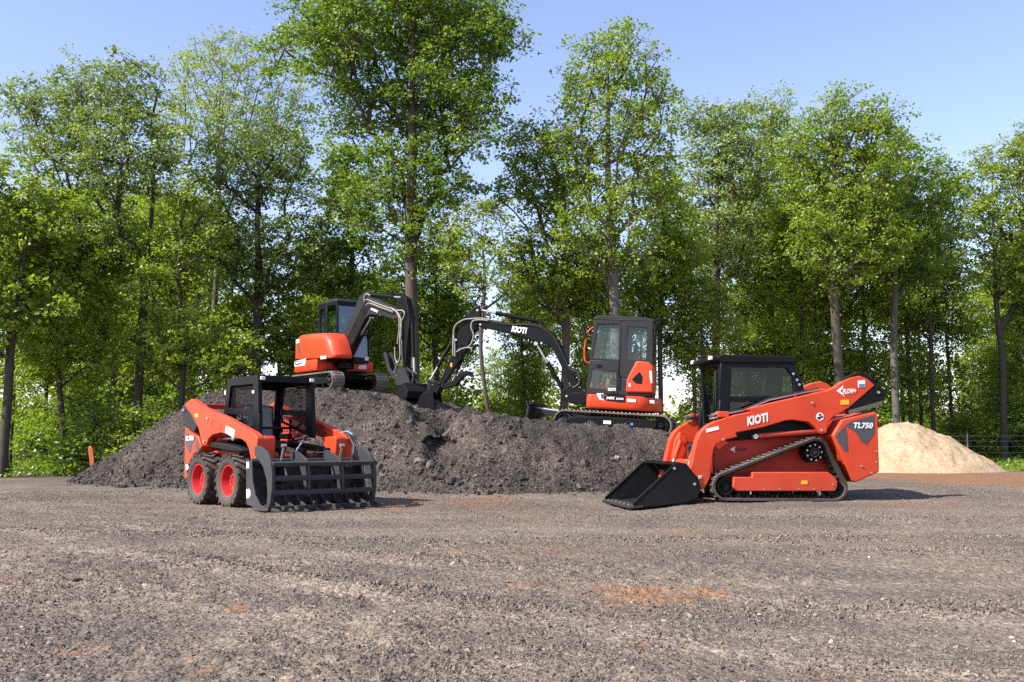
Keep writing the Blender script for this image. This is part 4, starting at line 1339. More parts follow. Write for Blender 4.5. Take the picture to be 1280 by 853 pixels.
        if s > 0:
            T.text('KIOTI', quad(C2, (637, 337), (722, 319), (636, 299), .764), 'white', arm, .045)
            sticker(T, C3, [(539, 391), (602, 377), (605, 394), (541, 410)], .762, 'white', arm, 'instruction_sticker')
            sticker(T, C4, [(558, 257), (603, 255), (603, 281), (558, 283)], .762, 'yellow', arm, 'warning_sticker')
            st = sticker(T, C4, [(650, 153), (688, 150), (689, 188), (651, 191)], .762, 'white', arm, 'service_sticker')
            sticker(T, C4, [(655, 172), (685, 170), (685, 185), (655, 187)], .766, 'blue', arm, 'service_sticker')
            # flow+ mark: chevron and lettering
            ch = MB(); ch.prism(T.pts(CR, [(250, 352), (360, 268), (340, 330), (305, 352), (340, 380), (378, 440)], 'y', .76), .759, .765)
            ch.build('arrow_decal', 'white', arm, smooth=0)
            T.text('FLOW+', quad(CR, (345, 402), (548, 388), (350, 322), .764), 'white', arm, .05)
            # round emblem
            e = T.p3(C4, (448, 346), 'y', .763)
            em = MB(); em.cyl((e.x, .759, e.z), (e.x, .765, e.z), .062, 28); em.build('round_emblem', 'white', arm)
            em = MB(); em.prism([(e.x + .05, e.z - .008), (e.x - .05, e.z + .012), (e.x - .045, e.z - .012), (e.x + .012, e.z - .028), (e.x - .02, e.z - .048), (e.x + .03, e.z - .04)], .764, .768)
            em.prism([(e.x + .03, e.z + .03), (e.x - .012, e.z + .045), (e.x - .03, e.z + .022), (e.x + .01, e.z + .012)], .764, .768)
            em.build('round_emblem', 'black', arm, smooth=0)
            bolts(T, C4, [(405, 272), (455, 418), (760, 217)], .762, .024, arm, name='pivot_pin')
            bolts(T, C3, [(508, 636)], .762, .018, arm)
            sticker(T, C3, [(500, 628), (517, 628), (517, 645), (500, 645)], .763, 'white', arm, 'lift_sticker')
            bolts(T, C3, [(625, 445)], .762, .02, arm, name='pivot_pin')
        # front step pad behind the leg, and tilt cylinder
        a = T.p3(C3, (500, 440), 'y', .5); b = T.p3(C3, (448, 612), 'y', .5)
        piston(T, (a.x - .02, s * .42, a.z), (b.x, s * .42, b.z), .62, .042, .026, r, 'tilt_cylinder', 'red')
        # inner cheek of the arm leg, front face
        lg = T.pts(C3, [(520, 400), (492, 455), (470, 600), (500, 690), (545, 660), (560, 540), (560, 440)], 'y', .6)
        mb = MB(); mb.prism(lg, s * .50, s * .595); mb.build('arm_cheek', 'red', arm, bev=.014)
    # decal on chassis
    mb = MB(); mb.prism(T.pts(C5, [(178, 275), (228, 250), (212, 274), (225, 302)], 'y', .5), .501, .506); mb.build('arrow_decal', 'white', r, smooth=0)
    T.text('FLOW', [T.p3(C5, p, 'y', .506) for p in ((238, 288), (318, 284), (238, 268))], 'charcoal', r, .03)
    # cross tube between the arm legs + quick coupler
    p = T.p3(C3, (500, 600), 'y', .6)
    mb = MB(); mb.cyl((p.x, -.6, p.z + .10), (p.x, .6, p.z + .10), .055, 14); mb.build('cross_tube', 'red', r)
    q0 = T.p3(C3, (497, 655), 'y', .5); q1 = T.p3(C3, (440, 590), 'y', .5)
    mb = MB()
    for s in (1, -1):
        mb.prism([(q0.x - .02, q0.z - .12), (q0.x + .1, q0.z - .14), (q1.x + .03, q1.z), (q1.x - .04, q1.z + .05), (q0.x - .08, q0.z + .12)], s * .30, s * .46)
    mb.box((q0.x + .07, 0, q0.z), (.05, 1.1, .22)); mb.build('quick_coupler', 'charcoal', r, bev=.01)
    # bucket
    sd = T.pts(C3, [(388, 566), (376, 570), (166, 768), (168, 795), (440, 765), (495, 740), (508, 692), (496, 652), (440, 578)], 'y', .88)
    bk = T.pts(C3, [(168, 795), (440, 765), (495, 740), (508, 692), (496, 652), (440, 578), (388, 566)], 'y', .88)
    mb = MB()
    for s in (1, -1): mb.prism(sd, s * .858, s * .882)
    n = len(bk)
    cx = sum(p[0] for p in sd) / len(sd); cz = sum(p[1] for p in sd) / len(sd)
    st = strip(bk, .022)
    d1 = math.hypot(st[-1][0] - cx, st[-1][1] - cz); d0 = math.hypot(bk[0][0] - cx, bk[0][1] - cz)
    for i in range(n - 1):
        mb.prism([bk[i], bk[i + 1], st[2 * n - 2 - i], st[2 * n - 1 - i]], -.858, .858)
    bu = mb.build('bucket', 'black', r, bev=.005)
    bu['label'] = 'black open bucket resting on the gravel'
    a = Vector((bk[0][0], 0, bk[0][1])); b = Vector((bk[1][0], 0, bk[1][1])); d = (b - a).normalized(); u = Vector((-d.z, 0, d.x)); u = u if u.z > 0 else -u
    mb = MB(); mb.bar(a - d * .05 + u * .012, a + d * .16 + u * .012, 1.78, .03, u); mb.build('cutting_edge', 'charcoal', bu, bev=.005)
    mb = MB()
    for k in range(7):
        yy = -.78 + 1.56 * k / 6
        c0 = a + d * .035 + u * .027; mb.cyl((c0.x, yy, c0.z), (c0.x + u.x * .012, yy, c0.z + u.z * .012), .022, 10)
    mb.each('edge_bolt', 'steel', bu)
    mb = MB(); t0 = T.p3(C3, (388, 566), 'y', .88); t1 = T.p3(C3, (440, 578), 'y', .88)
    mb.bar((t0.x, 0, t0.z), (t1.x, 0, t1.z), 1.74, .05); mb.build('bucket_top_rail', 'black', bu, bev=.008)
    e0 = T.p3(C3, (380, 572), 'y', .88); e1 = T.p3(C3, (168, 772), 'y', .88)
    mb = MB()
    for s in (1, -1): mb.bar((e0.x, s * .87, e0.z), (e1.x, s * .87, e1.z), .045, .02, (0, 0, 1))
    mb.each('edge_bar', 'black', bu)
    bolts(T, C3, [(377, 592), (480, 672)], .882, .026, bu, name='bucket_pin')
    # ---- cab
    cab = empty('cab', (0, 0, 0)); cab.parent = r
    yc = .47
    so = T.pts(C2, [(527, 74), (828, 74), (862, 150), (884, 228), (523, 228)], 'y', yc)
    si = T.pts(C2, [(574, 96), (796, 97), (824, 132), (832, 213), (569, 217)], 'y', yc)
    lo = T.pts(C2, [(523, 228), (884, 228), (890, 350), (515, 350)], 'y', yc)
    li = T.pts(C2, [(568, 237), (792, 237), (770, 272), (565, 280)], 'y', yc)
    mb = MB()
    for s in (1, -1):
        mb.ring(so, si, s * .39, s * yc); mb.ring(lo, li, s * .39, s * yc)
    # floor and rear wall with a window opening
    zb = lo[3][1]; xb = lo[2][0]; xf = so[0][0]; zt = so[0][1]; xr2 = so[1][0]
    mb.box(((xb + xf) / 2, 0, zb + .02), (abs(xf - xb), .80, .05))
    mb.bar((so[3][0] + .01, 0, so[3][1]), (xb + .01, 0, zb), .80, .04, (1, 0, 0))
    mb.bar((so[1][0] + .02, 0, so[1][1] - .02), (so[2][0] + .02, 0, so[2][1] + .1), .80, .05, (1, 0, 0))
    fr = mb.build('cab_frame', 'navy', cab, bev=.014)
    rf = T.pts(C2, [(512, 50), (540, 44), (800, 50), (836, 57), (838, 72), (826, 79), (530, 79), (518, 68)], 'y', yc)
    mb = MB(); mb.prism(rf, -.49, .49); rfo = mb.build('roof', 'black', cab, bev=.018)
    # raised roof edge and visor
    xv = rf[0][0]
    mb = MB(); mb.box((xv + .03, 0, rf[0][1] - .045), (.13, .94, .07)); mb.build('visor', 'black', cab, bev=.015)
    for s in (1, -1):
        mb = MB(); mb.box((xv + .09, s * .43, rf[0][1] - .03), (.05, .09, .06)); mb.build('work_lamp', 'lamp', cab, bev=.01)
    def pane(poly, y, mat='glass_dark', name='window_glass'):
        m_ = MB(); m_.prism(poly, y - .004, y + .004); return m_.build(name, mat, cab, smooth=0)
    for s in (1, -1):
        pane(si, s * .43); pane(li, s * .43)
        x0 = si[4][0]; x1 = si[2][0]
        ws = wire_screen(si[0][0], si[4][1] + .0, si[3][0] + .04, si[0][1], s * .375, 12, 4, .003)
        ws.build('window_guard', 'black', cab)
        bm_ = T.p3(CC, (1110, 230), 'y', yc); mb = MB()
        for k, (cx_, cz_) in enumerate(((1120, 235), (1160, 300), (1185, 350))):
            p = T.p3(CC, (cx_, cz_), 'y', yc); mb.cyl((p.x, s * .46, p.z), (p.x, s * .485, p.z), .02, 10)
        mb.each('hinge', 'steel', cab)
    # front: centre door with glass between two black posts
    mb = MB()
    mb.ring([(-.44, zb), (.44, zb), (.44, zt), (-.44, zt)], [(-.34, zb + .1), (.34, zb + .1), (.36, zt - .06), (-.36, zt - .06)], xf - .035, xf + .02, 'x')
    dr = mb.build('door', 'black', cab, bev=.01)
    mb = MB(); mb.prism([(-.345, zb + .095), (.345, zb + .095), (.365, zt - .055), (-.365, zt - .055)], xf - .008, xf, 'x'); mb.build('door_glass', 'glass_clear', cab, smooth=0)
    mb = MB(); mb.tube([(xf + .03, .30, zt - .1), (xf + .035, .25, zt - .5), (xf + .035, .2, zb + .3)], .008, 6)
    mb.tube([(xf + .03, .37, zt - .14), (xf + .06, .39, zt - .2), (xf + .06, .39, zb + .35), (xf + .03, .37, zb + .3)], .012, 8); mb.each('wiper', 'charcoal', cab)
    ga = T.p3(CC, (115, 290), 'y', -.52); gb = T.p3(CC, (70, 740), 'y', -.52)
    mb = MB(); mb.tube([(xf, -.44, ga.z), (ga.x, -.5, ga.z), (ga.x + .05, -.52, ga.z - .07), (gb.x, -.52, gb.z), (xf, -.46, gb.z - .05)], .014, 8); mb.build('mirror_bracket', 'black', cab)
    # rear window and seat
    mb = MB(); xs = xr2 + .35
    mb.box((xs, 0, zb + .35), (.46, .46, .16)); mb.box((xs - .2, 0, zb + .66), (.14, .44, .55), Matrix.Rotation(-.15, 3, 'Y')); mb.box((xs + .02, .3, zb + .52), (.32, .08, .07)); mb.box((xs + .02, -.3, zb + .52), (.32, .08, .07))
    mb.build('seat', 'seat', cab, bev=.04, seg=3)
    mb = MB()
    for s in (1, -1):
        mb.tube([(xs + .3, s * .3, zb + .4), (xs + .32, s * .3, zb + .62), (xs + .34, s * .28, zb + .7)], [.012, .012, .024], 8)
    mb.each('control_lever', 'plastic', cab)
    # red rear shoulder behind the cab
    sh = T.pts(C2, [(885, 225), (900, 185), (960, 182), (985, 230), (985, 300), (890, 300)], 'y', .40)
    mb = MB(); mb.prism(sh, -.52, .40); mb.build('engine_cover', 'red', r, bev=.03, seg=3)
    mb = MB(); mb.tube([T.p3(CC, (1140, 430), 'y', .5), T.p3(CC, (1150, 490), 'y', .5)], .02, 8); mb.build('belt_tag', 'rim', cab)
    return T
# ---------------------------------------------------------------- wheeled skid-steer loader with grapple (left)
def tyre_mesh(rad, w, n=20):
    mb = MB()
    ri = rad * .60
    prof = [(ri, -w * .40), (ri * 1.05, -w * .46), (rad * .82, -w * .52), (rad * .92, -w * .50), (rad * .965, -w * .42), (rad * .975, 0), (rad * .965, w * .42), (rad * .92, w * .50), (rad * .82, w * .52), (ri * 1.05, w * .46), (ri, w * .40), (ri * .98, 0)]
    mb.lathe(prof, (0, 0, 0), (0, 1, 0), 48)
    for k in range(n):
        for s in (1, -1):
            a = 2 * math.pi * (k + (.5 if s > 0 else 0)) / n
            er = Vector((math.cos(a), 0, math.sin(a))); et = Vector((-math.sin(a), 0, math.cos(a))); ey = Vector((0, 1, 0))
            sk = .75 * s
            ax = (ey + et * sk).normalized(); bt = (et - ey * sk).normalized()
            rot = Matrix((ax, bt, er)).transposed()
            c = er * (rad * .965) + ey * (s * w * .24) + et * (sk * w * .22)
            mb.box(c, (w * .62, w * .17, rad * .11), rot, .85)
            # lug shoulder running down the sidewall
            c2 = er * (rad * .915) + ey * (s * w * .505) + et * (sk * w * .5)
            mb.box(c2, (w * .05, w * .17, rad * .11), Matrix((ey, et, er)).transposed(), .9)
    return mb

def build_skid_steer():
    C1 = (210, 450, 4.264); K1 = (220, 460, 4.493); K2 = (330, 460, 4.487); KZ = (225, 490, 12.187)
    fw = Vector((.664, -.748, 0)); yaw = math.atan2(fw.y, fw.x)
    S = Machine('skid_steer_loader', 'orange-red wheeled skid-steer loader with open caged seat and grey grapple, facing right', 'skid-steer loader', Vector((-3.66, 14.70, 0.0)), yaw)
    r = S.root
    YW = .78; rad = .365; wx = .4775
    # wheels
    rim_prof = [(.001, .02), (.07, .02), (.075, .035), (.10, .035), (.15, .0), (.178, -.02), (.19, .02), (.215, .10), (.232, .115), (.232, .13), (.20, .125), (.165, .03), (.001, .03)]
    for ex in (1, -1):
        for s in (-1, 1):
            hub = (ex * wx, s * (YW - .135), rad)
            mb = tyre_mesh(rad, .27)
            o = mb.build('wheel', 'rubber', r, smooth=35); o.location = hub
            sw = MB()
            for q in (1, -1):
                sw.lathe([(rad * .60, q * .118), (rad * .66, q * .137), (rad * .78, q * .1415), (rad * .84, q * .139), (rad * .78, q * .135), (rad * .66, q * .128)], (0, 0, 0), (0, 1, 0), 40)
            sw.build('sidewall', 'sidewall', o, smooth=60)
            rm = MB(); rm.lathe([(a, s * (b - .01) + s * .0) for a, b in rim_prof], (0, 0, 0), (0, 1, 0), 36, closed=False)
            ri = rm.build('rim', 'rim', o, smooth=45)
            bm_ = MB()
            for k in range(8):
                a = 2 * math.pi * k / 8; q = Vector((.088 * math.cos(a), s * .022, .088 * math.sin(a))); bm_.cyl(q, q + Vector((0, s * .02, 0)), .011, 6)
            bm_.each('wheel_nut', 'steel', o)
    def P(ps, y, crop=C1): return S.pts(crop, ps, 'y', y)
    # chassis
    a = P([(165, 470), (430, 490)], -.5)
    mb = MB(); mb.prism([(-.78, .30), (.72, .24), (.80, .34), (.80, .58), (.60, .74), (-.78, .78)], -.49, .49); mb.build('chassis', 'darkred', r, bev=.02)
    mb = MB()
    for s in (1, -1):
        for ex in (1, -1): mb.cyl((ex * wx, s * .45, rad), (ex * wx, s * .56, rad), .11, 18)
    mb.each('axle_housing', 'darkred', r)
    # engine housing at the rear
    rp = P([(88, 358), (152, 388), (178, 462), (165, 492), (140, 500), (112, 548), (104, 650), (86, 632)], -.68)
    mb = MB(); mb.prism(rp, -.68, .68); eh = mb.build('engine_housing', 'red', r, bev=.02, seg=3)
    dec = MB()
    for poly in ([(55, 364), (112, 386), (108, 405), (92, 425), (84, 470), (74, 478), (58, 440)], [(117, 400), (134, 452), (128, 474), (112, 474), (108, 440)]):
        dec.prism(P(poly, -.68, K1), -.679, -.685)
    dec.build('grey_decal', 'decalgrey', eh, smooth=0)
    S.text('SL750', [S.p3(KZ, p, 'y', -.688) for p in ((90, 745), (208, 742), (92, 672))], 'white', eh, .05)
    bolts(S, C1, [(97, 570), (102, 590)], -.682, .014, eh)
    sticker(S, C1, [(95, 560), (112, 556), (111, 588), (97, 588)], -.681, 'white', eh, 'warning_sticker')
    xr = min(p[0] for p in rp)
    mb = MB(); mb.box((xr - .012, 0, .80), (.05, 1.0, .5)); rd = mb.build('rear_door', 'black', r, bev=.02)
    mb = MB()
    for k in range(7): mb.box((xr - .04, 0, .62 + k * .06), (.02, .85, .028))
    mb.build('grille', 'plastic', rd)
    # lift arms
    YA = -.74
    arm_o = P([(85, 238), (122, 208), (165, 237), (182, 252), (300, 303), (450, 386), (470, 404), (476, 420), (470, 530), (441, 530), (430, 475), (414, 440), (392, 424), (282, 388), (236, 400), (215, 420), (203, 455), (186, 455), (178, 432), (160, 360), (130, 300)], YA)
    blk = P([(78, 262), (95, 245), (130, 300), (158, 352), (140, 388), (98, 362), (82, 300)], -.72)
    fend = P([(245, 446), (270, 438), (340, 450), (408, 468), (424, 486), (400, 492), (330, 482), (252, 464)], -.62)
    fx = max(p[0] for p in arm_o)
    foot = P([(400, 412), (470, 404), (476, 420), (470, 532), (440, 532)], YA)
    for s in (-1, 1):
        mb = MB(); mb.prism(arm_o, s * .63, s * .74); arm = mb.build('lift_arm', 'red', r, bev=.012, seg=3)
        mb = MB(); mb.prism(foot, s * .47, s * .632); mb.build('arm_foot', 'red', arm, bev=.012)
        mb = MB(); mb.prism(blk, s * .60, s * .728); mb.build('arm_pivot', 'charcoal', arm, bev=.012)
        mb = MB(); mb.prism(fend, s * .50, s * .70); mb.build('fender', 'plastic', r, bev=.012)
        # lift cylinder from the rear housing to the arm
        q0 = S.p3(C1, (194, 440), 'y', -.60); q1 = S.p3(C1, (350, 440), 'y', -.60)
        piston(S, (q0.x, s * .58, q0.z + .02), (q1.x, s * .58, q1.z + .06), .6, .04, .024, r, 'lift_cylinder', 'darkred')
        mb = MB(); t = P([(210, 300), (300, 335), (430, 400)], -.60)
        for dz in (0, .03): mb.tube([(t[0][0], s * (.60 - dz), t[0][1] + .06), (t[1][0], s * (.60 - dz), t[1][1] + .05), (t[2][0], s * (.60 - dz), t[2][1] + .03)], .011, 6)
        mb.build('hydraulic_pipe', 'hose', arm)
        if s < 0:
            # raised rib on the arm + pins
            mb = MB(); rib = P([(232, 318), (285, 345), (278, 375), (232, 360)], -.74)
            mb.ring(rib, [((p[0] - sum(q[0] for q in rib) / 4) * .86 + sum(q[0] for q in rib) / 4, (p[1] - sum(q[1] for q in rib) / 4) * .8 + sum(q[1] for q in rib) / 4) for p in rib], -.739, -.746)
            mb.build('stiffener', 'red', arm)
            bolts(S, C1, [(212, 312), (194, 436), (84, 268)], -.745, .024, arm, name='pivot_pin')
            sticker(S, C1, [(143, 287), (161, 285), (162, 305), (144, 306)], -.741, 'yellow', arm, 'warning_sticker')
            sticker(S, KZ, [(704, 516), (838, 582), (826, 704), (688, 618)], -.741, 'white', arm, 'name_plate')
            S.text('KIOTI', [S.p3(KZ, p, 'y', -.747) for p in ((708, 614), (814, 682), (718, 540))], 'decalgrey', arm, .0)
    # rear cross tube joining the arms
    q = S.p3(C1, (165, 240), 'y', -.62)
    mb = MB(); mb.bar((q.x - .02, -.62, q.z - .02), (q.x - .02, .62, q.z - .02), .08, .07); mb.build('cross_tube', 'rim', r, bev=.01)
    # ---------------- cage
    YC = -.45
    cage = empty('cage', (0, 0, 0)); cage.parent = r
    uo = P([(479, 80), (318, 101), (297, 272), (484, 282)], YC); ui = P([(452, 128), (334, 140), (318, 256), (452, 266)], YC)
    lo = P([(484, 282), (297, 272), (290, 310), (486, 418)], YC); li = P([(452, 298), (314, 288), (322, 322), (452, 388)], YC)
    mb = MB()
    for s in (1, -1):
        mb.ring(uo, ui, s * .39, s * .45); mb.ring(lo, li, s * .39, s * .45)
    xf = uo[0][0]; zt = uo[0][1]; xb = uo[1][0]; zb = lo[3][1]; zbk = lo[2][1]
    # the two front posts and the head bar
    mb.box((xf - .03, 0, zt - .045), (.10, .80, .09))
    mb.box((xb + .03, 0, uo[1][1] - .05), (.08, .80, .09))
    fr = mb.build('cage_frame', 'black', cage, bev=.014)
    mb = MB(); mb.bar((xf - .02, 0, zt - .012), (xb + .02, 0, uo[1][1] - .008), .84, .03); mb.build('roof', 'black', cage, bev=.01)
    for s in (1, -1):
        mb = MB(); mb.box((xf + .03, s * .39, zt - .045), (.03, .07, .05)); mb.build('work_lamp', 'lamp', cage, bev=.008)
        for (a_, name, nx, nz) in ((ui, 'side_screen', 24, 16), (li, 'lower_screen', 16, 8)):
            x0 = min(p[0] for p in a_); x1 = max(p[0] for p in a_); z0 = min(p[1] for p in a_) ; z1 = max(p[1] for p in a_)
            z0_ = z0 if a_ is ui else z0 + .02
            ws = wire_screen(x0 + .01, z0_, x1, z1 - .02, s * .415, nx, nz, .0046)
            ws.build(name, 'black', cage, smooth=0)
    sticker(S, C1, [(449, 163), (460, 163), (460, 178), (449, 178)], -.452, 'white', cage, 'sticker')
    sticker(S, C1, [(301, 165), (309, 164), (309, 185), (301, 186)], -.452, 'white', cage, 'sticker')
    # back wall with window
    mb = MB(); xw = xb - .02
    mb.ring([(-.42, .70), (.42, .70), (.42, zt - .08), (-.42, zt - .08)], [(-.30, 1.22), (.30, 1.22), (.33, zt - .16), (-.33, zt - .16)], xw, xw + .05, 'x')
    mb.build('back_wall', 'black', cage, bev=.012)
    # seat with its plastic film, floor, levers
    zs = zb
    mb = MB(); mb.box((xw + .34, 0, .84), (.50, .50, .15)); mb.box((xw + .12, 0, 1.14), (.13, .48, .60), Matrix.Rotation(-.12, 3, 'Y')); st = mb.build('seat', 'seat', r, bev=.045, seg=3)
    mb = MB(); mb.box((xw + .16, -.02, 1.14), (.12, .45, .58), Matrix.Rotation(-.12, 3, 'Y')); fo = mb.build('seat_film', 'film', st, bev=.05, seg=3)
    mb = MB()
    for s in (1, -1): mb.box((xw + .36, s * .30, .98), (.40, .09, .08))
    mb.each('armrest', 'plastic', r, bev=.02)
    mb = MB()
    for s in (1, -1): mb.tube([(xw + .52, s * .30, .95), (xw + .56, s * .30, 1.14), (xw + .58, s * .28, 1.22)], [.012, .013, .028], 8)
    mb.each('control_lever', 'plastic', r)
    mb = MB()
    mb.tube([(xw + .75, -.36, 1.16), (xw + .62, -.36, 1.10), (xw + .62, .36, 1.10), (xw + .75, .36, 1.16)], .018, 8); mb.build('lap_bar', 'black', r)
    mb = MB(); mb.box((.14, 0, .60), (1.0, .78, .04)); mb.box((xf + .06, 0, .62), (.05, .94, .14)); mb.box((xf - .1, -.30, .70), (.22, .10, .22)); mb.box((xf - .1, .30, .70), (.22, .10, .22)); mb.build('cab_floor', 'plastic', r, bev=.01)
    mb = MB(); mb.tube([(xf - .02, .10, .62), (xf - .06, .26, .84), (xf - .08, .34, .92)], .016, 8); mb.build('foot_rail', 'steel', r)
    mb = MB(); mb.prism([(.40, .40), (fx - .04, .36), (fx, .46), (fx - .05, .62), (.5, .66)], -.46, .46); mb.build('front_panel', 'darkred', r, bev=.02)
    mb = MB()
    for s in (1, -1): mb.box((fx - .02, s * .30, .60), (.16, .16, .10))
    mb.each('step', 'red', r, bev=.01)
    # hoses from the arm foot to the grapple
    for k in range(3):
        mb = MB(); y0 = .66 + .035 * k
        mb.tube([(fx - .22, y0, .96), (fx - .02, y0 + .03, 1.0 - .02 * k), (fx + .14, y0 + .02, .84), (fx + .24, y0 - .06, .66), (fx + .30, y0 - .22, .54)], .014, 8)
        mb.build('hydraulic_hose', 'hose', r)
    mb = MB(); mb.tube([(fx - .25, .66, 1.01), (fx - .08, .70, 1.05), (fx + .04, .72, 1.0)], .016, 8); mb.build('hydraulic_hose', 'blue', r)
    for s in (1, -1):
        piston(S, (fx - .06, s * .36, .78), (fx + .12, s * .36, .42), .6, .035, .02, r, 'tilt_cylinder', 'black')
    # ---------------- grapple bucket
    G = empty('grapple_bucket', (0, 0, 0)); G.parent = r
    YS = -.90
    side = P([(418, 540), (447, 540), (452, 640), (464, 720), (488, 772), (532, 797), (530, 807), (486, 807), (441, 778), (418, 770)], YS)
    jaw = P([(468, 465), (482, 458), (504, 466), (532, 490), (553, 535), (563, 610), (562, 690), (553, 760), (541, 806), (531, 800), (538, 720), (534, 640), (516, 575), (492, 535), (470, 512)], -.82)
    xbk = side[0][0]; ztop = side[0][1]
    zlo = min(p[1] for p in side)
    mb = MB()
    mb.prism(side, -.88, -.905); mb.prism(side, .785, .81)
    mb.each('side_plate', 'grapple', G, bev=.004)
    sticker(S, C1, [(419, 545), (432, 543), (433, 577), (420, 579)], -.906, 'white', G, 'sticker')
    sticker(S, C1, [(419, 690), (434, 688), (440, 705), (440, 722), (433, 736), (420, 738)], -.906, 'white', G, 'sticker')
    tip = max(p[0] for p in side)
    mb = MB()
    mb.box((xbk + .02, -.047, (ztop + zlo + .25) / 2), (.03, 1.665, ztop - zlo - .25))
    mb.bar((xbk + .02, -.047, zlo + .26), (xbk + .16, -.047, zlo + .05), 1.665, .03)
    mb.bar((xbk + .0, -.047, ztop - .01), (xbk + .12, -.047, ztop - .02), 1.665, .05)
    mb.box((xbk - .06, 0, .45), (.08, 1.0, .35))
    mb.build('back_plate', 'charcoal', G, bev=.006)
    # lower tines
    for k in range(9):
        y = -.80 + 1.51 * k / 8
        mb = MB()
        mb.prism([(xbk + .04, zlo + .30), (xbk + .10, zlo + .30), (xbk + .20, zlo + .12), (xbk + .40, zlo + .055), (tip + .10, zlo + .03), (tip + .12, zlo + .012), (tip, zlo), (xbk + .2, zlo)], y - .014, y + .014)
        mb.build('tine', 'grapple', G, bev=.004)
    mb = MB(); mb.bar((xbk + .42, -.88, zlo + .03), (xbk + .42, .785, zlo + .03), .05, .05); mb.build('tine_bar', 'grapple', G)
    # upper jaw
    jaw_in = P([(646, 506), (660, 500), (690, 502), (712, 520), (725, 560), (737, 620), (747, 690), (744, 702), (728, 700), (716, 620), (700, 570), (676, 530), (655, 524)], -.27)
    # place the inner tine on the outer tine's arc: same hinge and cross-bars, cut short at the last bar
    def cut(poly, zc):
        out = []
        n = len(poly)
        for i in range(n):
            a_, b_ = poly[i], poly[(i + 1) % n]
            if a_[1] >= zc: out.append(a_)
            if (a_[1] - zc) * (b_[1] - zc) < 0:
                t = (zc - a_[1]) / (b_[1] - a_[1]); out.append((a_[0] + (b_[0] - a_[0]) * t, zc))
        return out
    bars = P([(559, 556), (561, 633), (559, 710)], -.82)
    short = cut([(p[0], p[1] - (.06 if i < 4 or i > 12 else 0)) for i, p in enumerate(jaw)], bars[2][1] - .06)
    J = empty('grapple_jaw', (0, 0, 0)); J.parent = r
    for y in (-.82, -.30, .21, .72):
        mb = MB()
        th = .024 if abs(y) > .5 else .017
        mb.prism(jaw if abs(y) > .5 else short, y - th, y + th)
        if abs(y) < .5:
            pass
        mb.build('jaw_tine', 'grapple', J, bev=.006)
    for i, b_ in enumerate(bars):
        mb = MB(); mb.bar((b_[0] - .03, -.82, b_[1]), (b_[0] - .03, .72, b_[1]), .07, .055, (0.25, 0, 1)); mb.build('cross_bar', 'grapple', J, bev=.008)
    hx, hz = jaw[0][0] + .02, jaw[0][1] - .10
    mb = MB(); mb.cyl((xbk + .06, -.86, ztop + .0), (xbk + .06, .77, ztop + .0), .035, 12); mb.build('hinge_tube', 'grapple', J)
    for y in (-.45, .45):
        piston(S, (xbk + .03, y, ztop - .28), (hx + .05, y, hz + .12), .6, .03, .018, r, 'grapple_cylinder', 'black')
    return S
# ---------------------------------------------------------------- excavators
def offset_line(ps, d):
    n = len(ps); out = []
    for i in range(n):
        a = Vector(ps[max(i - 1, 0)]); b = Vector(ps[min(i + 1, n - 1)]); t = (b - a).normalized()
        out.append((ps[i][0] - t.y * d, ps[i][1] + t.x * d))
    return out

def excavator_base(M, bd=1, half=.82):
    """undercarriage, blade, deck and cab in the machine's own metres: x forward, y left"""
    r = M.root
    tw = .36
    circles = [(1.02, .255, .245), (-1.00, .255, .245), (0.0, .12, .11)]
    for s in (1, -1):
        y1 = s * half; y0 = s * (half - tw)
        belt = crawler(r, [(1.02, .235, .23), (-1.02, .235, .23)], y0, y1, .03, .02, .085, 'rubber_pale')
        disc(belt, 'idler', 1.02, .25, s * (half - tw + .06), s * (half - .04), .17, 'charcoal')
        disc(belt, 'sprocket', -1.02, .25, s * (half - tw + .06), s * (half - .04), .17, 'black')
        for k in range(4): disc(belt, 'roller', -.62 + .42 * k, .10, s * (half - tw + .06), s * (half - .05), .07, 'black', n=16)
        mb = MB(); mb.prism([(-.90, .16), (.92, .16), (.98, .25), (.90, .33), (.1, .37), (-.75, .36), (-.95, .28)], s * (half - tw + .03), s * (half - .03)); f = mb.build('track_frame', 'black', belt, bev=.015)
        mb = MB(); mb.box((.1, s * (half - .026), .25), (.16, .012, .07)); mb.build('sticker', 'white', belt)
        mb = MB(); mb.box((-.42, s * (half - .024), .24), (.06, .012, .05)); mb.build('sticker', 'blue', belt)
    mb = MB()
    mb.prism([(-.55, .24), (.55, .24), (.62, .34), (.42, .46), (-.42, .46), (-.60, .36)], -.5, .5); mb.lathe([(.001, 0), (.42, 0), (.42, .08), (.36, .10), (.36, .16), (.001, .16)], (0, 0, .44), (0, 0, 1), 32, closed=False)
    mb.build('undercarriage', 'black', r, bev=.012)
    # dozer blade with its two arms
    zb = .36 if bd > 0 else .2
    mb = MB(); pr = [(bd * (x + .28), zb + z) for x, z in [(1.62, -.14), (1.56, -.02), (1.55, .12), (1.60, .24), (1.57, .25), (1.515, .12), (1.525, -.03), (1.58, -.16)]]
    mb.prism(pr, -half - .03, half + .03); bl = mb.build('blade', 'charcoal', r, bev=.006)
    mb = MB(); mb.bar((bd * 1.88, -half - .03, zb - .15), (bd * 1.88, half + .03, zb - .15), .03, .09); mb.build('cutting_edge', 'worn', bl)
    mb = MB()
    for s in (1, -1): mb.bar((bd * 1.82, s * .38, zb + .06), (bd * .55, s * .30, .30), .11, .12)
    mb.bar((bd * 1.78, -half, zb + .2), (bd * 1.78, half, zb + .2), .05, .06)
    mb.each('blade_arm', 'charcoal', bl, bev=.008)
    piston(M, (bd * .6, 0, .40), (bd * 1.78, 0, zb + .12), .6, .05, .03, r, 'blade_cylinder', 'black')

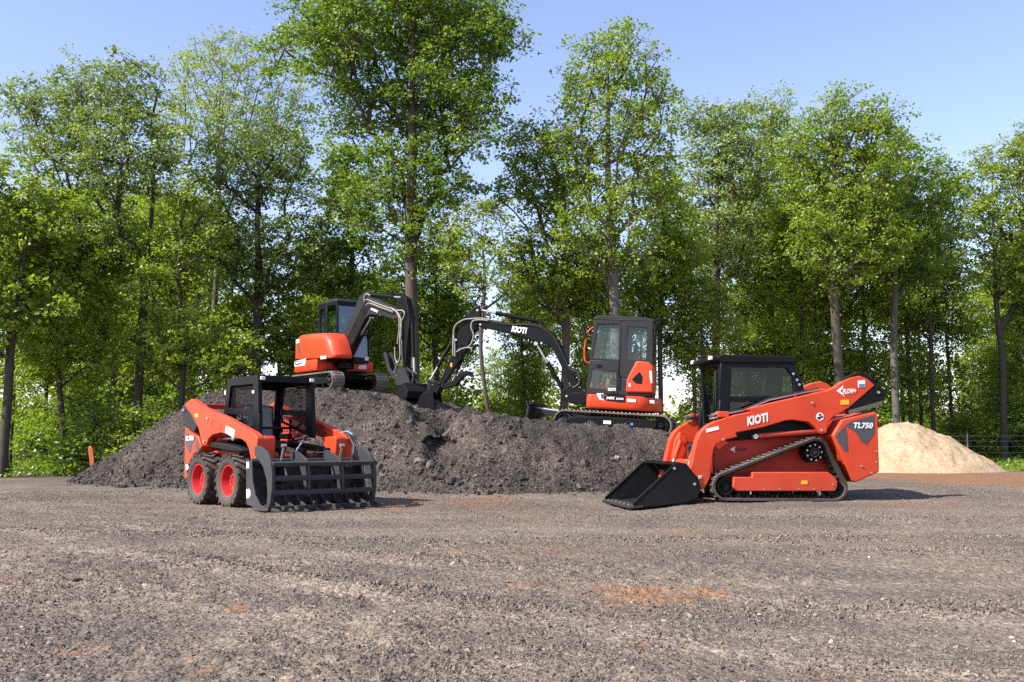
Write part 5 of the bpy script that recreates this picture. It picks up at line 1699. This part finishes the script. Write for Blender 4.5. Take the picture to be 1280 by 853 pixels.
def excavator_cab(M, tf, parent, left_door=True, text=True):
    """cab on the left of the deck; tf maps the photo's outline helper"""
    pass

def boom_parts(M, yb, boom, arm, parent, wb=.10, wa=.075, bev=.014):
    mb = MB(); mb.prism(boom, yb - wb, yb + wb); b = mb.build('boom', 'black', parent, bev=bev, seg=3)
    mb = MB(); mb.prism(arm, yb - wa, yb + wa); a = mb.build('dipper_arm', 'black', parent, bev=bev * .8, seg=3)
    return b, a

def dig_bucket(M, sd, yb, hw, parent, teeth_at, mat='black'):
    """side outline closed; open edge is the last->first segment"""
    mb = MB()
    for s in (1, -1): mb.prism(sd, yb + s * (hw - .02), yb + s * hw)
    n = len(sd)
    for i in range(n - 1):
        a, b = sd[i], sd[i + 1]
        mb.bar((a[0], yb, a[1]), (b[0], yb, b[1]), 2 * hw - .02, .022)
    o = mb.build('digging_bucket', mat, parent, bev=.004)
    mb = MB()
    p = Vector((teeth_at[0][0], 0, teeth_at[0][1])); q = Vector((teeth_at[1][0], 0, teeth_at[1][1])); d = (q - p).normalized()
    for k in range(5):
        y = yb - hw + .05 + (2 * hw - .1) * k / 4
        mb.bar(p + Vector((0, y, 0)), p + d * .13 + Vector((0, y, 0)), .06, .03)
    mb.each('bucket_tooth', 'worn', o, bev=.003)
    return o

def cab_shell(M, r, side, win_specs, y0, y1, xf_top, xf_bot, xb_top, xb_bot, zf, zt, lean_glass='glass_blue'):
    pass

def upper_body(M, sq=1.0, tail=.74, hw=.80, xl=.66):
    """deck skirt, cab, hood and counterweight shared by both excavators, in metres"""
    r = M.root
    # deck skirt: rounded rectangle plan with a round counterweight tail
    def plan(f=1.0, grow=0.0):
        ps = []
        for k in range(13):
            a = math.pi / 2 + math.pi * k / 12
            ca, sa = math.cos(a), math.sin(a)
            ps.append((-.38 - (tail + grow) * abs(ca) ** sq, (hw + grow) * math.copysign(abs(sa) ** sq, sa)))
        ps += [(.10, -hw - grow), (.30 + grow, -hw + .06 - grow), (.34 + grow, -.34), (.30, -.30), (.30, .0), (xl + grow, .0), (xl + grow, hw - .08), (xl - .08, hw + grow)]
        return ps
    mb = MB()
    p0 = plan(grow=-.03); p1 = plan(grow=0.0)
    n = len(p0)
    levels = [(p0, .53), (p1, .575), (p1, .76), (plan(grow=-.015), .83)]
    base = 0
    for ps, z in levels:
        mb.v += [(x, y, z) for x, y in ps]
    for l in range(3):
        for i in range(n):
            j = (i + 1) % n; a = l * n; b = (l + 1) * n
            mb.f.append((a + i, a + j, b + j, b + i))
    mb.f.append(tuple(range(n))[::-1]); mb.f.append(tuple(range(3 * n, 4 * n)))
    sk = mb.build('deck_skirt', 'red', r, smooth=40, bev=.012)
    mb = MB(); mb.box((-.15, 0, .545), (1.2, 1.2, .05)); mb.box((.2, 0, .80), (.9, 1.1, .08)); mb.build('deck_plate', 'black', r, bev=.01)
    return sk

def exc_cab(M, with_text, dx=0.0, yi=-.05, xr=-.62):
    r = M.root
    cab = empty('cab', (dx, 0, 0)); cab.parent = r
    yo = .745         # cab spans left side of the deck
    # side outline (x, z): front leans back a little towards the roof, rear is upright and steps over the hood
    zt = 2.44; zf = .84
    xf0, xf1 = .60, .50; xr0, xr1 = xr, xr + .05
    bp = -.10                   # door post
    def xfr(z): return xf0 + (xf1 - xf0) * (z - zf) / (zt - zf)
    mb = MB()
    # left & right sides as three framed bays
    def side(ya, yb, low):
        # upper door window
        z1 = 1.50; z2 = 1.56
        mb.ring([(bp, z2), (xfr(z2), z2), (xfr(zt), zt), (bp, zt)], [(bp + .05, z2 + .04), (xfr(z2) - .07, z2 + .04), (xfr(zt) - .09, zt - .12), (bp + .06, zt - .10)], ya, yb)
        mb.ring([(bp, zf), (xfr(zf), zf), (xfr(z2), z2), (bp, z2)], [(bp + .07, zf + .12), (xfr(zf) - .07, zf + .12), (xfr(z1) - .07, 1.36), (bp + .07, 1.36)], ya, yb)
        mb.ring([(xr0, 1.20), (bp - .0, 1.20), (bp - .0, zt), (xr1, zt)], [(xr0 + .16, 1.62), (bp - .14, 1.62), (bp - .13, zt - .14), (xr1 + .12, zt - .16)], ya, yb)
        mb.prism([(xr0 + .02, zf), (bp, zf), (bp, 1.20), (xr0 + .02, 1.20)], ya, yb)
    side(yo - .05, yo, True); side(yi, yi + .05, False)
    # front frame and rear frame
    def front(z): return xfr(z)
    for (za, zb_) in ((zf, zf + .10), (zt - .12, zt)):
        mb.bar((xfr(za) - .03, (yo + yi) / 2, za), (xfr(zb_) - .03, (yo + yi) / 2, zb_), yo - yi - .1, .06, (1, 0, 0))
    mb.bar((xr0 + .03, (yo + yi) / 2, zf), (xr0 + .03, (yo + yi) / 2, 1.5), yo - yi - .1, .06, (1, 0, 0))
    mb.bar((xr1 + .03, (yo + yi) / 2, zt - .14), (xr1 + .03, (yo + yi) / 2, zt), yo - yi - .1, .06, (1, 0, 0))
    mb.box(((xf0 + xr0) / 2, (yo + yi) / 2, zf + .02), (xf0 - xr0 - .04, yo - yi - .1, .05))
    fr = mb.build('cab_frame', 'charcoal' if with_text else 'navy', cab, bev=.016)
    mb = MB(); mb.prism([(xr1 - .04, zt - .01), (xf1 + .03, zt - .02), (xf1 + .0, zt + .05), (xf1 - .12, zt + .085), (xr1 + .14, zt + .06), (xr1 - .02, zt + .03)], yi - .01, yo + .01)
    mb.build('roof', 'charcoal', cab, bev=.03, seg=3)
    # black panel around the door handle, stepped like the photo
    if True:
        mb = MB(); mb.prism([(xfr(1.4) - .08, 1.36), (xfr(1.5) - .08, 1.50), (.22, 1.50), (.16, 1.58), (bp + .02, 1.58), (bp + .02, 1.33), (.2, 1.33), (.3, 1.36)], yo, yo + .012); dp = mb.build('door_panel', 'charcoal', cab, bev=.008)
        mb = MB(); mb.box((.34, yo + .014, 1.43), (.10, .012, .06)); mb.build('door_latch', 'black', cab)
        mb = MB(); mb.tube([(bp + .03, yo + .01, .98), (bp + .03, yo + .045, 1.02), (bp + .03, yo + .045, 1.30), (bp + .03, yo + .01, 1.34)], .012, 8); mb.build('door_handle', 'plastic', cab)
    def pane(poly, a, b, axis='y', mat='glass', name='window_glass'):
        m_ = MB(); m_.prism(poly, a, b, axis); return m_.build(name, mat, cab, smooth=0)
    for y in (yo - .03, yi + .02):
        g1 = [(bp + .04, 1.59), (xfr(1.6) - .06, 1.59), (xfr(zt) - .08, zt - .11), (bp + .05, zt - .09)]
        g2 = [(bp + .06, zf + .11), (xfr(zf) - .06, zf + .11), (xfr(1.5) - .06, 1.37), (bp + .06, 1.37)]
        g3 = [(xr0 + .15, 1.61), (bp - .13, 1.61), (bp - .12, zt - .13), (xr1 + .11, zt - .15)]
        for g in (g1, g2, g3): pane(g, y, y + .008)
    # windscreen and rear glass, corner glass wrapping the rear left post
    mb = MB(); mb.add([(xfr(zf + .1) - .02, yi + .05, zf + .1), (xfr(zf + .1) - .02, yo - .05, zf + .1), (xfr(zt - .12) - .02, yo - .05, zt - .12), (xfr(zt - .12) - .02, yi + .05, zt - .12),
                       (xfr(zf + .1) - .03, yi + .05, zf + .1), (xfr(zf + .1) - .03, yo - .05, zf + .1), (xfr(zt - .12) - .03, yo - .05, zt - .12), (xfr(zt - .12) - .03, yi + .05, zt - .12)],
                      [(0, 1, 2, 3), (7, 6, 5, 4), (0, 4, 5, 1), (1, 5, 6, 2), (2, 6, 7, 3), (3, 7, 4, 0)])
    mb.build('windscreen', 'glass_blue' if not with_text else 'glass', cab, smooth=0)
    mb = MB(); mb.bar((xfr(1.55) - .02, yi + .05, 1.55), (xfr(1.55) - .02, yo - .05, 1.55), .03, .04); mb.build('windscreen_bar', 'black', cab)
    mb = MB(); mb.prism([(yi + .06, 1.5), (yo - .06, 1.5), (yo - .06, zt - .14), (yi + .06, zt - .14)], xr1 - .035, xr1 - .025, 'x'); mb.build('rear_glass', 'glass', cab, smooth=0)
    # seat and levers
    mb = MB(); mb.box((-.10, .36, 1.12), (.46, .46, .14)); mb.box((-.32, .36, 1.46), (.13, .44, .66), Matrix.Rotation(-.14, 3, 'Y')); mb.box((-.37, .36, 1.86), (.09, .24, .17)); mb.box((-.05, .36, .98), (.40, .60, .16))
    mb.build('seat', 'seat', cab, bev=.04, seg=3)
    mb = MB()
    for s in (.08, .64): mb.tube([(.12, s, 1.18), (.16, s, 1.38), (.17, s, 1.46)], [.013, .014, .026], 8)
    for s in (.28, .44): mb.tube([(.38, s, .9), (.40, s, 1.2), (.36, s, 1.3)], .012, 6)
    mb.each('control_lever', 'plastic', cab)
    # handrail, mirror, beacon
    mb = MB(); mb.tube(smooth_path([Vector(q) for q in ((xfr(2.25), yo - .02, 2.26), (xfr(2.2) + .09, yo, 2.18), (xfr(2.0) + .13, yo, 2.0), (xfr(1.7) + .13, yo, 1.72), (xfr(1.5) + .09, yo, 1.54), (xfr(1.45), yo - .02, 1.48))]), .018, 8); mb.build('grab_rail', 'red' if with_text else 'black', cab)
    mb = MB(); mb.tube([(xfr(2.2), yo - .05, 2.15), (xfr(2.2) + .14, yo + .02, 2.22)], .012, 6); mb.box((xfr(2.1) + .18, yo + .02, 2.14), (.06, .12, .24), Matrix.Rotation(.35, 3, 'Y')); mb.build('mirror', 'plastic', cab, bev=.012)
    mb = MB(); mb.cyl((xr1 + .0, .05, zt + .02), (xr1 - .03, .05, zt + .12), .02, 8); mb.box((xr1 - .04, .05, zt + .11), (.09, .10, .06)); mb.build('work_lamp', 'black', cab, bev=.01)
    return cab

def build_excavator_right():
    C4 = (520, 370, 3.879); C7 = (525, 375, 5.502); C8 = (710, 380, 5.171); CM = (725, 470, 11.13)
    yaw = R(166); pitch = R(3.6)
    left = Vector((-math.sin(yaw), math.cos(yaw), 0))
    E = Machine('excavator', 'compact excavator facing left on the low right part of the dark pile, boom arched forward', 'excavator', Vector((2.28, 21.80, 1.065)), yaw, pitch)
    r = E.root
    excavator_base(E)
    sk = upper_body(E, .8, .57, .80, .58)
    exc_cab(E, True, xr=-.80)
    # engine hood, left rear
    hood = E.pts(C8, [(442, 370), (520, 376), (552, 402), (550, 578), (374, 572), (380, 490)], 'y', .74)
    mb = MB(); mb.prism(hood, .30, .79); hd = mb.build('engine_hood', 'red', r, bev=.035, seg=3)
    rec = E.pts(C8, [(412, 490), (462, 440), (484, 470), (480, 520), (440, 516)], 'y', .765)
    mb = MB(); mb.prism(rec, .783, .794); mb.build('air_intake', 'black', hd, bev=.004)
    mb = MB(); mb.prism([(max(p[0], -.74), p[1] - .02) for p in hood], -.70, .28); mb.build('rear_cover', 'red', r, bev=.04, seg=3)
    mb = MB(); mb.prism([(.08, .84), (.52, .84), (.5, 1.1), (.2, 1.18), (-.62, 1.2), (-.66, .84)], -.76, -.14); mb.build('side_cover', 'red', r, bev=.05, seg=3)
    sticker(E, C8, [(525, 432), (542, 434), (544, 512), (536, 512), (528, 470)], .791, 'white', hd, 'white_decal')
    sticker(E, C8, [(392, 512), (404, 512), (404, 535), (392, 535)], .791, 'white', hd, 'sticker')
    # decals on the skirt
    sw = MB(); sw.prism(E.pts(CM, [(232, 243), (330, 243), (300, 300), (340, 340), (275, 332), (250, 290)], 'y', .80), .80, .806); sw.build('white_decal', 'white', sk, smooth=0)
    bk = MB(); bk.prism(E.pts(CM, [(345, 285), (375, 265), (628, 268), (624, 370), (380, 345), (335, 320)], 'y', .80), .805, .812); bk.build('model_plate', 'black', sk, smooth=0)
    gg = MB(); gg.prism(E.pts(CM, [(290, 250), (375, 262), (340, 290), (345, 325), (310, 322), (290, 290)], 'y', .80), .803, .809); gg.build('grey_decal', 'decalgrey', sk, smooth=0)
    E.text('MX', [E.p3(CM, p, 'y', .815) for p in ((365, 325), (478, 330), (378, 288))], 'white', sk, .05)
    E.text('350SR', [E.p3(CM, p, 'y', .815) for p in ((500, 332), (608, 336), (503, 304))], 'white', sk, .03)
    E.text('KIOTI', [E.p3(CM, p, 'y', .79) for p in ((388, 210), (495, 212), (390, 168))], 'white', sk, .05)
    sticker(E, CM, [(655, 318), (775, 328), (778, 368), (655, 358)], .802, 'white', sk, 'sticker')
    sticker(E, CM, [(970, 338), (1030, 342), (1034, 384), (972, 378)], .74, 'white', sk, 'sticker')
    # ------------- swing post, boom, arm
    yb = -.10
    post = E.pts(C7, [(985, 622), (1015, 600), (1050, 590), (1100, 610), (1140, 640), (1150, 690), (1100, 712), (1035, 712), (992, 690)], 'y', yb)
    mb = MB(); mb.prism(post, yb - .16, yb - .09); mb.prism(post, yb + .09, yb + .16); mb.prism(E.pts(C7, [(1060, 640), (1150, 640), (1210, 660), (1210, 720), (1060, 712)], 'y', yb), yb - .2, yb + .2); mb.build('swing_post', 'black', r, bev=.012)
    boom = E.pts(C7, [(398, 150), (415, 132), (450, 130), (520, 150), (650, 165), (760, 160), (850, 183), (915, 222), (962, 290), (1000, 385), (1042, 480), (1085, 560), (1092, 596), (1050, 606), (1012, 530), (962, 432), (930, 362), (890, 312), (838, 302), (770, 276), (620, 232), (480, 202), (420, 192), (402, 172)], 'y', yb)
    arm = E.pts(C7, [(362, 68), (392, 46), (420, 58), (418, 120), (395, 205), (352, 270), (318, 360), (290, 410), (262, 440), (166, 585), (148, 640), (112, 640), (140, 565), (215, 400), (242, 265), (285, 180), (322, 118)], 'y', yb)
    b, a = boom_parts(E, yb, boom, arm, r)
    E.text('KIOTI', [E.p3(C7, p, 'y', yb + .104) for p in ((627, 220), (728, 235), (638, 178))], 'white', b, .05)
    p3 = lambda x, z: E.p3(C7, (x, z), 'y', yb)
    piston(E, p3(830, 152), p3(405, 68), .72, .045, .026, r, 'arm_cylinder', 'black')
    piston(E, p3(1005, 655), p3(800, 300), .62, .05, .028, r, 'boom_cylinder', 'black')
    piston(E, p3(225, 280), p3(68, 555), .66, .040, .024, r, 'bucket_cylinder', 'black')
    mb = MB()
    for s in (1, -1): mb.bar(p3(66, 555) + Vector((0, s * .085, 0)), p3(150, 575) + Vector((0, s * .085, 0)), .03, .06); mb.bar(p3(62, 550) + Vector((0, s * .06, 0)), p3(70, 635) + Vector((0, s * .06, 0)), .03, .07)
    mb.each('bucket_link', 'charcoal', a, bev=.006)
    th = E.pts(C7, [(118, 618), (135, 590), (200, 570), (232, 555), (270, 515), (318, 490), (345, 492), (366, 520), (362, 535), (335, 515), (300, 530), (250, 590), (200, 605), (150, 612)], 'y', yb)
    mb = MB()
    for s in (1, -1): mb.prism(th, yb + s * .05, yb + s * .085)
    mb.bar(p3(330, 502), p3(240, 575), .12, .03); mb.build('thumb', 'black', a, bev=.006)
    piston(E, p3(290, 415), p3(215, 575), .6, .032, .02, r, 'thumb_cylinder', 'black')
    sd = E.pts(C7, [(62, 640), (30, 670), (15, 720), (10, 780), (60, 815), (130, 812), (165, 785), (150, 760), (110, 690), (118, 640)], 'y', yb)
    dig_bucket(E, [sd[i] for i in (9, 0, 1, 2, 3, 4, 5)], yb, .30, r, (sd[5], sd[6]))
    mb = MB()
    for s in (1, -1): mb.prism(E.pts(C7, [(60, 640), (120, 560), (150, 600), (120, 660), (75, 670)], 'y', yb), yb + s * .10, yb + s * .13)
    mb.each('bucket_bracket', 'black', r)
    # hoses
    def hose(pts, y, rr=.016, mat='hose_pale', par=a):
        mb = MB(); q = [E.p3(C7, p, 'y', y) for p in pts]; mb.tube(smooth_path(q), rr, 8); mb.build('hydraulic_hose', mat, par)
    hose([(240, 390), (238, 300), (230, 220), (248, 170), (300, 138), (360, 130), (430, 128), (560, 150)], yb + .12)
    hose([(228, 385), (226, 290), (236, 205), (262, 165), (320, 134), (400, 132), (470, 140)], yb + .09)
    hose([(262, 345), (320, 330), (352, 300), (368, 240), (352, 190), (360, 150), (400, 138), (470, 142)], yb + .13)
    hose([(250, 360), (290, 335), (340, 330), (358, 345)], yb + .14)
    hose([(1040, 500), (1090, 510), (1112, 550), (1100, 590), (1060, 600)], yb + .12, .02, 'hose', r)
    hose([(1030, 480), (1080, 500), (1100, 545), (1085, 585), (1050, 605)], yb + .15, .02, 'hose', r)
    hose([(480, 150), (600, 168), (760, 172), (850, 200), (920, 260), (980, 370), (1030, 480)], yb + .11, .012, 'hose', b)
    bolts(E, C7, [(836, 298), (395, 72), (415, 170), (248, 275), (1008, 662), (1030, 450)], yb + .165, .03, b, name='pivot_pin')
    mb = MB(); p = E.p3(C7, (215, 448), 'y', yb + .078); mb.box(p, (.05, .01, .09)); mb.build('reflector', 'amber', a)
    return E

def smooth_path(q, m=5):
    out = []
    n = len(q)
    for i in range(n - 1):
        p0 = q[max(i - 1, 0)]; p1 = q[i]; p2 = q[i + 1]; p3 = q[min(i + 2, n - 1)]
        for k in range(m):
            t = k / m
            out.append(.5 * ((2 * p1) + (p2 - p0) * t + (2 * p0 - 5 * p1 + 4 * p2 - p3) * t * t + (3 * p1 - p0 - 3 * p2 + p3) * t ** 3))
    out.append(q[-1])
    return out

def build_excavator_left():
    C3 = (350, 355, 5.33); C5 = (355, 360, 6.095); C6 = (440, 360, 5.333)
    yaw = math.atan2(-.785, .62)
    E = Machine('excavator', 'compact excavator on the high left top of the dark pile, arm hanging straight down', 'excavator', Vector((-4.72, 27.0, 2.27)), yaw)
    r = E.root
    excavator_base(E, -1, .84)
    sk = upper_body(E, .45, .86, .86, .46)
    exc_cab(E, False, -.2, -.24)
    # right-hand engine hood with the round rear quarter
    hood = E.pts(C3, [(95, 372), (130, 335), (200, 326), (318, 325), (345, 370), (370, 470), (366, 492), (92, 500)], 'y', -.76)
    mb = MB(); mb.loft(hood, [(-.83, .74), (-.81, .84), (-.76, .92), (-.68, .97), (-.55, 1.0), (-.26, 1.0)]); hd = mb.build('engine_hood', 'red', r, bev=.05, seg=4, smooth=50)
    low = E.pts(C3, [(72, 500), (95, 488), (362, 486), (356, 532), (290, 556), (70, 572)], 'y', -.80)
    mb = MB(); mb.prism([(-.62, .84), (-.1, .84), (-.1, 1.30), (-.62, 1.30)], -.1, .74); mb.build('rear_cover', 'red', r, bev=.05, seg=3)
    sw = MB(); sw.prism(E.pts(C5, [(84, 560), (168, 538), (160, 590), (84, 600), (80, 580)], 'y', -.86), -.858, -.866); sw.build('white_decal', 'white', sk, smooth=0)
    sw = MB(); sw.prism(E.pts(C5, [(86, 562), (140, 552), (146, 572), (120, 585), (86, 588)], 'y', -.86), -.866, -.872); sw.build('model_plate', 'black', sk, smooth=0)
    E.text('MX450', [E.p3(C5, p, 'y', -.875) for p in ((90, 582), (138, 572), (90, 566))], 'white', sk, .04)
    sticker(E, C5, [(92, 395), (116, 390), (118, 418), (94, 424)], -.835, 'white', hd, 'white_decal')
    sticker(E, C5, [(100, 430), (112, 428), (128, 500), (110, 503)], -.835, 'decalgrey', hd, 'grey_decal')
    sticker(E, C5, [(278, 520), (322, 518), (322, 540), (278, 544)], -.862, 'white', sk, 'sticker')
    # white stickers on the panel below the windscreen
    mb = MB(); mb.prism([(.36, .62), (.60, .62), (.60, .73), (.36, .73)], .46, .468, 'x'); mb.build('sticker', 'white', sk, smooth=0)
    mb = MB(); mb.prism([(.58, .86), (.70, .86), (.70, .96), (.58, .96)], .40, .41, 'x'); mb.build('sticker', 'white', r, smooth=0)
    yb = -.12
    p3 = lambda x, z, dy=0: E.p3(C3, (x, z), 'y', yb + dy)
    post = E.pts(C3, [(370, 500), (395, 440), (430, 430), (470, 500), (460, 555), (400, 560), (372, 540)], 'y', yb)
    mb = MB(); mb.prism(post, yb - .15, yb - .09); mb.prism(post, yb + .09, yb + .15); mb.box((.62, yb, .66), (.34, .34, .16)); mb.build('swing_post', 'black', r, bev=.012)
    boom = E.pts(C3, [(385, 470), (440, 345), (500, 220), (535, 130), (552, 85), (575, 68), (610, 85), (680, 118), (740, 146), (805, 172), (838, 196), (832, 226), (780, 238), (700, 214), (620, 206), (592, 232), (520, 380), (455, 510), (420, 525), (390, 510)], 'y', yb)
    arm = E.pts(C3, [(800, 108), (832, 78), (856, 96), (872, 170), (884, 240), (872, 330), (858, 470), (852, 575), (832, 578), (830, 470), (826, 330), (812, 240), (800, 170)], 'y', yb)
    b, a = boom_parts(E, yb, boom, arm, r, .11, .082)
    b.data.materials[0] = MT['charcoal']
    piston(E, p3(598, 72, .02), p3(830, 95, .02), .72, .05, .03, r, 'arm_cylinder', 'black')
    for s in (1, -1): piston(E, p3(430, 520, s * .0), p3(610, 225, s * .0), .62, .05, .03, r, 'boom_cylinder', 'black') if s > 0 else None
    piston(E, p3(868, 215, .0) + Vector((.07, 0, 0)), p3(884, 600, .0) + Vector((.07, 0, 0)), .72, .045, .028, r, 'bucket_cylinder', 'black')
    mb = MB()
    for s in (1, -1): mb.bar(p3(842, 560, s * .10), p3(895, 600, s * .10), .03, .06); mb.bar(p3(895, 595, s * .08), p3(880, 668, s * .08), .03, .07)
    mb.each('bucket_link', 'charcoal', a, bev=.006)
    sd = E.pts(C3, [(800, 655), (770, 662), (745, 700), (738, 750), (790, 785), (870, 790), (930, 760), (935, 720), (905, 665)], 'y', yb)
    o = dig_bucket(E, [sd[i] for i in (8, 7, 6, 5, 4)], yb, .36, r, (sd[4], sd[3]))
    mb = MB()
    for s in (1, -1): mb.prism(E.pts(C3, [(815, 560), (860, 560), (890, 640), (900, 675), (810, 675), (800, 640)], 'y', yb), yb + s * .10, yb + s * .13)
    mb.each('bucket_bracket', 'charcoal', r)
    th = E.pts(C3, [(708, 462), (722, 454), (740, 500), (752, 560), (790, 610), (810, 640), (800, 655), (768, 620), (735, 572), (722, 510)], 'y', yb)
    mb = MB()
    for s in (1, -1): mb.prism(th, yb + s * .07, yb + s * .10)
    mb.bar(p3(716, 470), p3(745, 575), .14, .03, (1, 0, 0)); mb.build('thumb', 'charcoal', a, bev=.006)
    piston(E, p3(826, 420), p3(760, 590), .6, .034, .02, r, 'thumb_cylinder', 'black')
    def hose(pts, dy, rr=.016, mat='hose_pale', par=a):
        mb = MB(); mb.tube(smooth_path([p3(x, z, dy) for x, z in pts]), rr, 8); mb.build('hydraulic_hose', mat, par)
    hose([(560, 110), (565, 80), (580, 66), (600, 78)], -.14, .018, par=b)
    hose([(740, 160), (770, 180), (790, 215), (795, 280), (788, 350), (782, 400)], -.15)
    hose([(750, 172), (782, 190), (806, 240), (806, 320), (798, 400), (800, 470), (790, 520), (772, 510), (765, 470), (766, 420)], -.16)
    hose([(770, 178), (815, 178), (830, 200), (815, 240), (800, 300), (800, 400)], -.13)
    hose([(800, 300), (812, 380), (815, 470), (818, 550)], -.12, .014, 'hose')
    for k in range(4):
        hose([(560 + k * 6, 120 + k * 12), (580 + k * 8, 105 + k * 12), (650 + k * 10, 132 + k * 12), (740 + k * 6, 165 + k * 10)], -.135 - .004 * k, .014, 'hose' if k % 2 else 'hose_pale', b)
        hose([(565 + k * 4, 125 + k * 12), (520 + k * 8, 215 + k * 6), (470 + k * 8, 320 + k * 6), (420 + k * 8, 420 + k * 8), (385 + k * 8, 440 + k * 10)], -.135 - .004 * k, .014, 'hose', b)
    for k in range(3):
        hose([(792 + k * 6, 240), (800 + k * 6, 330), (806 + k * 5, 430), (812 + k * 4, 540)], -.09 - .012 * k, .013, 'hose' if k != 1 else 'hose_pale')
    mb = MB(); mb.prism(E.pts(C3, [(608, 160), (655, 178), (650, 192), (606, 172)], 'y', yb - .13), yb - .131, yb - .137); mb.build('instruction_sticker', 'white', b, smooth=0)
    mb = MB()
    mb.tube([p3(700, 68, .1), p3(740, 62, .1), p3(790, 70, .1), p3(830, 75, .1)], .03, 8); mb.box(p3(745, 66, .1), (.14, .1, .07)); mb.build('valve_block', 'black', b)
    return E
# ---------------------------------------------------------------- small things
def hit(px, py, fn=pile_height, d0=15.0, d1=30.0):
    d = ray(px, py)
    D = np.arange(d0, d1, .02)
    P = np.array([0, 0, CH])[None] + np.array(d)[None] * (D / d.y)[:, None]
    h = np.maximum(fn(P[:, 0], P[:, 1]), 0.0)
    i = np.argmax(P[:, 2] <= h)
    return Vector((P[i, 0], P[i, 1], h[i]))

def place_rock(px, py, size, label, seed, col, squash=(1, .8, .7)):
    o = rock(px, py, None, size, label, seed, col, squash)
    p = hit(px, py)
    o.location = (p.x, p.y, p.z + size * squash[2] * .22)

def build_extras():
    place_rock(524, 579, .22, 'brown angular rock low on the pile face, left one of a close pair', 3, (.15, .115, .09))
    place_rock(538, 585, .22, 'brown rounded rock low on the pile face, right one of a close pair', 5, (.14, .105, .085), (.85, .8, .95))
    place_rock(564, 603, .22, 'dark grey boulder at the foot of the pile between the two loaders', 7, (.07, .063, .057), (1, .8, .8))
    place_rock(771, 574, .12, 'small pale stone on the bare pile face above the black bucket', 9, (.33, .30, .27))
    place_rock(610, 617, .14, 'small dark stone at the pile foot beside the orange clay patch', 11, (.06, .054, .05))
    # scrap on the yard
    p = gnd(98, 722)
    mb = MB(); mb.prism([(-.035, 0), (.037, .003), (.035, .014), (.0, .020), (-.033, .013)], -.03, .03); o = mb.build('plastic_scrap', 'plastic', None, bev=.006)
    o.location = (p.x, p.y, float(ground_height(np.array([p.x]), np.array([p.y]))[0]) + .005); o.rotation_euler = (0, .06, .4)
    tag(o, 'small black scrap of plastic lying alone on the open gravel at left', 'scrap')
    # orange marker stake leaning beyond the left slope
    p = at(119, 590, 24.6)
    mb = MB(); mb.box((0, 0, .42), (.10, .04, .86)); mb.box((0, 0, .88), (.09, .035, .06), None, .4); o = mb.build('marker_stake', 'orange', None, bev=.006)
    o.location = (p.x, p.y, -.08); o.rotation_euler = (0, -.16, .2)
    tag(o, 'orange wooden marker stake leaning behind the left foot of the dark pile', 'stake')
    # wire fence beyond the sand heap
    f = empty('wire_fence', at(1211, 574, 40.0)); f.location.z = 0
    tag(f, 'thin wire fence on slim steel posts behind the sand heap', 'fence')
    xs = [-7.0, -3.5, 0, 3.5, 7.0, 10.5]
    for x in xs:
        mb = MB(); mb.box((x, .06, .62), (.045, .03, 1.30)); mb.box((x, .09, .62), (.012, .04, 1.30)); mb.build('fence_post', 'galv', f)
    for z in (.28, .52, .76, .98, 1.18):
        mb = MB(); mb.tube([(x, 0, z + .012 * math.sin(x * 3 + z)) for x in np.arange(-7.2, 10.8, .6)], .005, 4); mb.build('wire', 'galv', f)
# ---------------------------------------------------------------- light, sky, camera
def setup():
    az = R(26); el = R(43)
    tosun = Vector((-math.cos(el) * math.cos(az), -math.cos(el) * math.sin(az), math.sin(el)))
    li = bpy.data.lights.new('sun', 'SUN'); li.energy = 4.8; li.angle = R(0.53); li.color = (1.0, 0.955, 0.88)
    so = bpy.data.objects.new('sun', li); COL.objects.link(so)
    so.rotation_euler = tosun.to_track_quat('Z', 'Y').to_euler()
    w = bpy.data.worlds.new('World'); sc.world = w; w.use_nodes = True
    nt = w.node_tree; nt.nodes.clear()
    out = nt.nodes.new('ShaderNodeOutputWorld'); bg = nt.nodes.new('ShaderNodeBackground')
    sky = nt.nodes.new('ShaderNodeTexSky'); sky.sky_type = 'NISHITA'; sky.sun_disc = False
    sky.sun_elevation = el; sky.sun_rotation = math.atan2(tosun.x, tosun.y)
    sky.air_density = 1.0; sky.dust_density = 0.6; sky.ozone_density = 3.0; sky.altitude = 200
    bg.inputs[1].default_value = SKY
    tn = mix(nt, 1.0, sky.outputs[0], (1.16, .945, .93), 'MULTIPLY'); nt.links.new(tn, bg.inputs[0]); nt.links.new(bg.outputs[0], out.inputs[0])
    cam = bpy.data.cameras.new('camera'); co = bpy.data.objects.new('camera', cam); COL.objects.link(co)
    cam.sensor_width = 36.0; cam.lens = 35.0; cam.clip_start = 0.1; cam.clip_end = 3000
    co.location = (0, 0, CH); co.rotation_euler = (math.pi / 2 + TILT, 0, 0)
    sc.camera = co
    sc.render.engine = 'CYCLES'
    sc.view_settings.view_transform = 'Standard'; sc.view_settings.look = 'None'
    sc.view_settings.exposure = EXPO; sc.view_settings.gamma = 1.0
    sc.view_settings.use_curve_mapping = False
    cy = sc.cycles
    cy.max_bounces = 7; cy.diffuse_bounces = 5; cy.glossy_bounces = 3; cy.transmission_bounces = 4; cy.transparent_max_bounces = 16
    cy.caustics_reflective = False; cy.caustics_refractive = False
    cy.use_adaptive_sampling = True; cy.adaptive_threshold = 0.015
    cy.use_denoising = False
    sc.render.film_transparent = False
    sc.render.use_persistent_data = False
EXPO = 1.0
SKY = 0.15
build_ground(); build_pile(); build_sand(); build_stones()
build_track_loader(); build_skid_steer(); build_excavator_right(); build_excavator_left()
build_trees()
build_extras()
setup()
